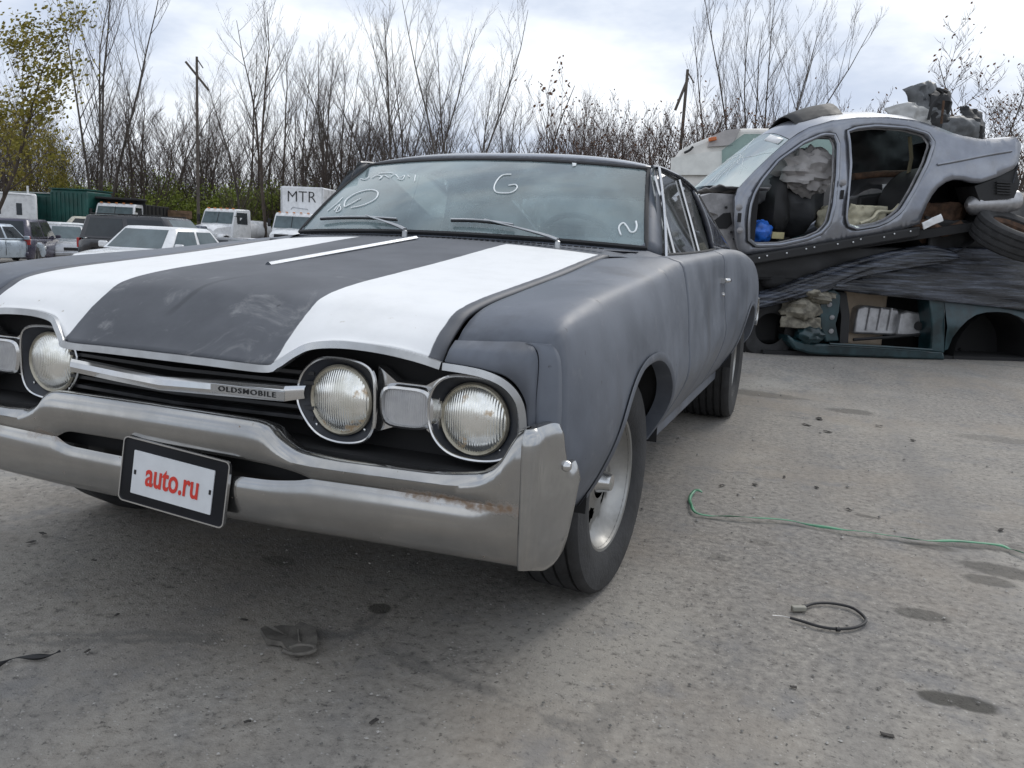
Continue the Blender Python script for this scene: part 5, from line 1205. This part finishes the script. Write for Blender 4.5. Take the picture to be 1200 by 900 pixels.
# ---------------------------------------------------------------- wood behind the yard
def bark(name, c): return simple(name, c, .9, var=.3, sc=3)
MBK = bark('grey_bark', (.080, .068, .058)); MBK2 = bark('brown_bark', (.070, .053, .042)); MTW = bark('twig_brown', (.075, .056, .048)); MTW2 = bark('twig_grey', (.090, .075, .067))
def leafm(name, a, c):
    t = NT(name); n = t.noise(1.4, 3, .6); t.set(col=t.mix(t.rng(n, .35, .65), a, c), rough=.7, spec=.2); t.p.inputs['Subsurface Weight'].default_value = 0; MATS[name] = t.m; return t.m
ML1 = leafm('young_leaf', (.15, .20, .03), (.28, .32, .07)); ML2 = leafm('willow_leaf', (.16, .15, .022), (.26, .21, .05)); ML3 = leafm('dry_leaf', (.12, .06, .035), (.17, .09, .05))
def grow(seed, H, stems=1, spread=.25, r0=.16, br=9, sub=6, twig=5, up_=.75, lean=0, start=.3, wig=.12, twl=1.0):
    """branching skeleton -> (trunk mesh, crown mesh, tips)"""
    rn = random.Random(seed); T_ = B(); K = B(); tips = []
    def limb(p, d, L_, r, lev):
        n = 7 if lev == 0 else 5 if lev == 1 else 4 if lev == 2 else 3; P = [p.copy()]; D = d.normalized(); Rr = [r]
        for i in range(n):
            D = (D+Vector((rn.gauss(0, wig), rn.gauss(0, wig), rn.gauss(0, wig*.6)+(.10 if lev > 0 else .03)))).normalized(); P.append(P[-1]+D*(L_/n)); Rr.append(r*(1-.86*(i+1)/n))
        (T_ if lev <= 1 else K).tube(P, Rr, (7, 5, 3, 3)[min(lev, 3)], caps=False)
        if lev >= 3: tips.append(P[-1]); return
        cnt = (br, sub, twig)[lev]
        for k in range(cnt):
            t = lerp(start if lev == 0 else .2, .97, (k+rn.random()*.8)/cnt); f = t*n; i = min(int(f), n-1); q = P[i].lerp(P[i+1], f-i)
            a = rn.uniform(0, 6.2832); side = Vector((math.cos(a), math.sin(a), 0)); dl = (P[i+1]-P[i]).normalized()
            dv = (dl*(1-spread*.5)+side*(spread*rn.uniform(1.8, 4.2))+Vector((0, 0, up_*.30))).normalized()
            ll = L_*(.36, .50, .55)[lev]*(1.15-.65*t if lev == 0 else 1-.35*t)*rn.uniform(.65, 1.2)*(twl if lev == 2 else 1); limb(q, dv, ll, max(r*(1-.8*t)*(.52, .55, .6)[lev], .006), lev+1)
    for s in range(stems):
        a = 6.2832*s/stems+rn.uniform(-.4, .4); k = (0 if stems == 1 else rn.uniform(.12, .34))
        limb(Vector((math.cos(a)*.15*(stems > 1), math.sin(a)*.15*(stems > 1), -.15)), Vector((math.cos(a)*k+lean, math.sin(a)*k, 1)), H*rn.uniform(.82, 1.0), r0*(1 if stems == 1 else .72), 0)
    return T_, K, tips
def leaves(pts, rn, per, size, jit):
    b = B()
    for p in pts:
        for _ in range(per):
            c = p+Vector((rn.gauss(0, jit), rn.gauss(0, jit), rn.gauss(0, jit*.8))); a = Vector((rn.gauss(0, 1), rn.gauss(0, 1), rn.gauss(0, 1))).normalized(); u = a.orthogonal().normalized(); v = a.cross(u); s = size*rn.uniform(.6, 1.3)
            b.add([c-u*s, c+v*s*.55, c+u*s, c-v*s*.55], [(0, 1, 2, 3)])
    return b
class Proto:
    def __init__(s, seed, bm=MBK, tm=MTW, leaf=None, **k):
        T_, K, tips = grow(seed, **k); s.t = T_.mesh('trunk', bm, 60); s.k = K.mesh('crown', tm, 0); s.l = None
        if leaf: s.l = leaves(tips if leaf[4] >= 1 else random.Random(seed).sample(tips, int(len(tips)*leaf[4])), random.Random(seed), leaf[1], leaf[2], leaf[3]).mesh('foliage', leaf[0], 0)
    def put(s, name, label, cat, px, depth, sc, rz, group=None, zs=1.0, p=None):
        q = p if p is not None else onground(px, depth); q = Vector(q); q.z -= .05; r = empty(name, q, rz, label, cat, group); r.scale = (sc, sc, sc*zs)
        for n, me in (('trunk', s.t), ('crown', s.k), ('foliage', s.l)):
            if me is None: continue
            o = bpy.data.objects.new(n, me); C.objects.link(o); o.parent = r
        return r
tall = [Proto(100+i, MBK if i % 2 else MBK2, (MTW2, MTW)[i % 2], H=15, br=14, sub=7, twig=6, spread=(.22, .30, .20, .26, .34)[i], r0=.115, start=(.30, .22, .4, .28, .35)[i], up_=.95, wig=.07, lean=(.0, .06, -.05, .03, -.02)[i]) for i in range(5)]
vase = [Proto(200+i, MBK, MTW2, H=15, stems=(4, 5, 3)[i], br=10, sub=6, twig=6, spread=.24, r0=.125, start=.24, up_=1.1, wig=.06) for i in range(3)]
fan = Proto(250, MBK, MTW, H=15, stems=8, br=11, sub=6, twig=6, spread=.20, r0=.11, start=.2, up_=1.0, wig=.05)
thin = [Proto(300+i, MBK2, MTW, H=10, br=12, sub=6, twig=6, spread=.3, r0=.075, start=.15, up_=.8, wig=.10) for i in range(3)]
scrub = [Proto(400+i, MBK2, MTW, H=5.5, stems=7, br=8, sub=6, twig=5, spread=.30, r0=.045, start=.10, up_=.9, wig=.12) for i in range(3)]
MTW3 = bark('twig_redbrown', (.085, .055, .045))
scrubl = [Proto(450+i, MBK2, MTW3, leaf=(ML3, 1, .05, .12, .12), H=6.0, stems=6, br=7, sub=6, twig=5, spread=.26, r0=.055, start=.15, up_=1.0, wig=.10) for i in range(2)]
bush = [Proto(500+i, MBK2, MTW, leaf=(ML1, 4, .075, .30, 1), H=3.6, stems=6, br=6, sub=5, twig=5, spread=.42, r0=.05, start=.08, up_=.5, wig=.16) for i in range(3)]
willow = Proto(600, MBK2, MTW, leaf=(ML2, 8, .11, .42, 1), H=13, stems=2, br=14, sub=7, twig=5, spread=.34, r0=.17, start=.25, up_=.4, wig=.10)
sparse = Proto(610, MBK, MTW, leaf=(ML3, 2, .13, .16, .45), H=12, br=9, sub=4, twig=3, spread=.24, r0=.11, start=.25, up_=1.0, wig=.06)
near = Proto(620, MBK2, MTW, leaf=(ML3, 1, .045, .08, .35), H=7, stems=7, br=11, sub=7, twig=7, spread=.34, r0=.075, start=.2, up_=.6, wig=.10)
rt_ = random.Random(77)
def where(px):
    return 'behind the left parked cars' if px < 120 else 'behind the dump truck and utility pole' if px < 250 else 'behind the two white trucks' if px < 390 else 'above the left half of the car roof' if px < 560 else 'above the right half of the car roof'
GB = 'bare trees of the wood behind the yard'; LB = 'slender leafless tree standing in the wood behind the parked vehicles'
# trees one can tell apart
vase[0].put('bare_tree', 'tall many-stemmed leafless tree rising above the wood at upper left', 'tree', 118, 54, 1.25, .4)
fan.put('bare_tree', 'big leafless tree with fanned limbs above the white camper', 'tree', 872, 46, 1.08, 1.1)
tall[0].put('bare_tree', 'tall straight leafless tree above the first white truck', 'tree', 312, 50, 1.04, .2)
tall[1].put('bare_tree', 'leaning leafless tree left of the tall straight one', 'tree', 283, 52, .88, 2.6)
sparse.put('sparse_tree', 'thin tree with a few brown leaves above the middle of the car roof', 'tree', 610, 40, .93, .7)
willow.put('leafy_tree', 'yellow green leafy tree at the left edge of the picture', 'tree', -22, 42, .98, .0); 
willow.put('leafy_tree', 'smaller yellow green leafy tree just right of the left edge', 'tree', 66, 52, .55, 2.0)
near.put('bare_tree', 'leafless tree with a few dry leaves above the scrap pile at right', 'tree', 1150, 19, .92, .5)
near.put('bare_tree', 'second leafless tree cut off by the right edge', 'tree', 1225, 20, .88, 2.2)
vase[2].put('bare_tree', 'leafless tree with upright limbs above the left of the car roof', 'tree', 532, 50, 1.06, 1.9)
tall[3].put('bare_tree', 'slim leafless tree left of the upright-limbed one', 'tree', 449, 50, 1.03, 1.3)
vase[1].put('bare_tree', 'leafless tree with forked stems left of the car roof corner', 'tree', 400, 56, .95, 3.3)
vase[0].put('bare_tree', 'leafless forked tree right of the slim one above the car roof', 'tree', 490, 54, .98, 4.1)
# the rest of the wood
for i in range(110):
    px = -60+i*(760/110)+rt_.uniform(-8, 8); dp = rt_.uniform(55, 80); h = lerp(.92, .80, smooth(300, 640, px))*rt_.uniform(.66, 1.08)
    (tall+thin)[rt_.randrange(8)].put('bare_tree', 'slender leafless tree of the wood '+where(px), 'tree', px, dp, h*(1.15 if dp > 62 else 1)*(1.0), rt_.uniform(0, 6.28), GB+', '+where(px))
for i in range(24):
    px = 690+i*(620/24)+rt_.uniform(-9, 9); dp = rt_.uniform(42, 62); (thin+tall)[rt_.randrange(5)].put('bare_tree', 'slender leafless tree in the lower wood right of the car roof', 'tree', px, dp, rt_.uniform(.48, .62)*(dp/52), rt_.uniform(0, 6.28), 'bare trees of the lower wood at right')
for i in range(64):
    px = -50+i*(800/64)+rt_.uniform(-8, 8); scrub[rt_.randrange(3)].put('bare_shrub', 'tangled leafless shrub '+where(px), 'shrub', px, rt_.uniform(52, 66), rt_.uniform(1.0, 1.9), rt_.uniform(0, 6.28), 'leafless shrubs '+where(px))
for i in range(40):
    px = 650+i*(430/40)+rt_.uniform(-6, 6); scrubl[rt_.randrange(2)].put('bare_shrub', 'brown dense shrub with dry leaf tufts right of the car roof', 'shrub', px, rt_.uniform(34, 44), rt_.uniform(1.15, 1.45), rt_.uniform(0, 6.28), 'brown shrubs right of the car roof')
for i in range(30):
    px = 60+i*(400/30)+rt_.uniform(-8, 8); bush[rt_.randrange(3)].put('green_bush', 'fresh green bush growing '+where(px), 'bush', px, rt_.uniform(55, 63), rt_.uniform(.85, 1.35)*lerp(.8, 1.05, smooth(60, 220, px)), rt_.uniform(0, 6.28), 'green bushes '+where(px))
# utility poles
MWP = simple('pole_wood', (.10, .085, .072), .9, var=.25, sc=2)
for px, ptop, dp, lab in ((233, 74, 49, 'wooden utility pole with broken cross arm in the wood at left'), (788, 88, 41, 'wooden utility pole leaning in the brush right of the car roof')):
    g0 = onground(px, dp); topz = at(px, ptop, dp).z-g0.z; pl_ = empty('utility_pole', g0, 0, lab, 'pole'); B().tube([(0, 0, -.1), (0, 0, topz*.5), (0.05, 0, topz)], [.10, .085, .07], 10).build('post', MWP, pl_)
    a = RH*(1.3 if px < 500 else -.5)+Vector((0, 0, -1.5)); s_ = Vector((-.6*RH.x, -.6*RH.y, topz-.3)) if px < 500 else Vector((.1, 0, topz-.4)); B().tube([s_, s_+a], .07, 6).build('cross_arm', MWP, pl_)
    B().tube([(0.05, 0, topz-.1), (RH.x*.35+.05, RH.y*.35, topz-.6)], .035, 6).build('brace', MWP, pl_)
# ---------------------------------------------------------------- litter on the yard
def gp(px, py, z=0.0):
    d = ray(px, py); t = (z-CAM.z)/d.z; return CAM+d*t
MGREEN = simple('green_strap', (.06, .22, .12), .45, var=.25, sc=20)
P = cr([gp(x, y, .006) for x, y in ((823, 578), (814, 577), (809, 583), (809, 592), (815, 602), (835, 605), (870, 608), (925, 611), (960, 618), (1000, 624), (1045, 629), (1080, 634), (1130, 637), (1170, 640), (1188, 646), (1215, 657))], 6)
rows = []
for i, p in enumerate(P):
    t = (P[min(i+1, len(P)-1)]-P[max(i-1, 0)]).normalized(); s = t.cross(Vector((0, 0, 1))); tw = .4*math.sin(i*.23)+.25*math.sin(i*.61); s = s*math.cos(tw)+Vector((0, 0, 1))*math.sin(tw); h = .004+abs(math.sin(tw))*.006+.003*math.sin(i*.37)
    rows.append([p+s*-.0065+Vector((0, 0, h)), p+Vector((0, 0, h+.001)), p+s*.0065+Vector((0, 0, h))])
def litter(b, name, mat, label, cat, **k):
    c = sum(b.V, Vector())/len(b.V); c.z = 0; o = b.xf(Matrix.Translation(-c)).build(name, mat, **k); o.location = c; return tag(o, label, cat)
litter(B().grid(rows), 'packing_strap', MGREEN, 'long green plastic packing strap lying across the yard at right', 'strap', smooth=180, solid=.0012)
# black cable with connector
cb = cr([gp(x, y, .006) for x, y in ((943, 711), (955, 707), (975, 707), (998, 712), (1012, 722), (1014, 729), (1003, 735), (982, 737), (960, 734), (940, 728), (926, 724))], 8)
c0 = sum(cb, Vector())/len(cb); c0.z = 0; ca = empty('cut_cable', c0, 0, 'black cable loop with a pale connector lying on the yard at right', 'cable'); ci_ = Matrix.Translation(-c0)
B().tube(cb, .0042, 8).xf(ci_).build('cable', MSEAL, ca); q = gp(936, 713, .008)
B().box(q, (.042, .018, .014), rot=Matrix.Rotation(R_(28), 3, 'Z')).xf(ci_).build('connector', simple('grey_connector', (.26, .25, .21), .6), ca, bevel=.003)
B().tube([gp(944, 711, .008), gp(941, 711.5, .008)], .0075, 8).xf(ci_).build('connector_boot', MSEAL, ca); B().tube([gp(980, 737.5, .006), gp(984, 737.5, .006)], .0065, 8).xf(ci_).build('tape_band', MSEAL, ca)
B().tube([gp(926, 724, .004), gp(917, 722, .003), gp(905, 721, .003)], .001, 5).xf(ci_).build('bare_wire', MDULL, ca)
# folded rubber flap
MRUB = simple('dusty_rubber', (.13, .12, .105), .85, var=.35, sc=25, bump=.3)
def flap(pp, th, seed):
    n = len(pp); P = [gp(x, y, .004) for x, y in pp]; c = sum(P, Vector())/n; rows = []
    for k, f in enumerate((1, .66, .33, .02)):
        rows.append([c+(p-c)*f+Vector((0, 0, th+.006*mnoise.noise((p.x*40+seed, p.y*40, f*3))+.004*f)) for p in P])
    b = B().grid(rows, cu=True); b.grid([[p+Vector((0, 0, 0)) for p in P], rows[0]], cu=True); return b
o = litter(flap([(305, 742), (311, 738), (320, 741), (330, 737), (345, 738), (352, 733), (369, 740), (372, 752), (370, 764), (352, 769), (336, 766), (330, 757), (322, 756), (312, 755)], .008, 1), 'rubber_flap', MRUB, 'folded dusty rubber flap lying below the licence plate', 'scrap', smooth=50, fix=True)
fl = B().tube(cr([gp(x, y, .016) for x, y in ((333, 762), (342, 766), (356, 766), (369, 762), (366, 757), (350, 756), (340, 759))], 5), .005, 6); fl.xf(Matrix.Translation(-o.location)).build('folded_lip', MRUB, o)
B().tube([gp(350, 738, .014)-o.location, gp(351, 752, .016)-o.location], .003, 5).build('crease', MRUB, o)
litter(B().tube(cr([gp(x, y, .005) for x, y in ((-12, 782), (0, 778), (18, 771), (40, 770), (58, 768), (70, 763))], 5), [.004+.003*math.sin(i*.5) for i in range(26)], 6), 'rubber_strip', MSEAL, 'thin black curved strip at the left edge of the yard', 'strip')
rn = random.Random(12); n_ = 0
for px, py, s in ((50, 625, .014), (36, 634, .012), (110, 656, .008), (137, 720, .010), (102, 762, .010), (286, 725, .010), (438, 845, .012), (957, 570, .012), (919, 558, .010), (995, 596, .012), (1173, 620, .016), (960, 490, .03), (945, 497, .035), (1030, 498, .02), (1070, 515, .025), (970, 505, .02), (885, 567, .02), (846, 568, .012), (930, 804, .010), (1040, 860, .012), (290, 845, .008)):
    w_ = 'in front of the bumper' if px < 500 else 'near the wreck stack' if py < 530 else 'around the green strap' if py < 640 else 'in the right foreground'; p = gp(px, py, .004); w = s*rn.uniform(.7, 1.3); b = crumple(p, (math.cos(px), math.sin(px), 0), (-math.sin(px), math.cos(px), .0), w*2, w*.9, w*.35, 5, 4, seed=px*.1, freq=40)
    for v in b.V: v.z = max(v.z, .002)
    litter(b, 'debris_bit', simple('debris_dark', (.05, .045, .04), .9, var=.4, sc=30), 'small dark flake of debris on the yard '+w_, 'debris', solid=.002, smooth=0)['group'] = 'debris flakes '+w_
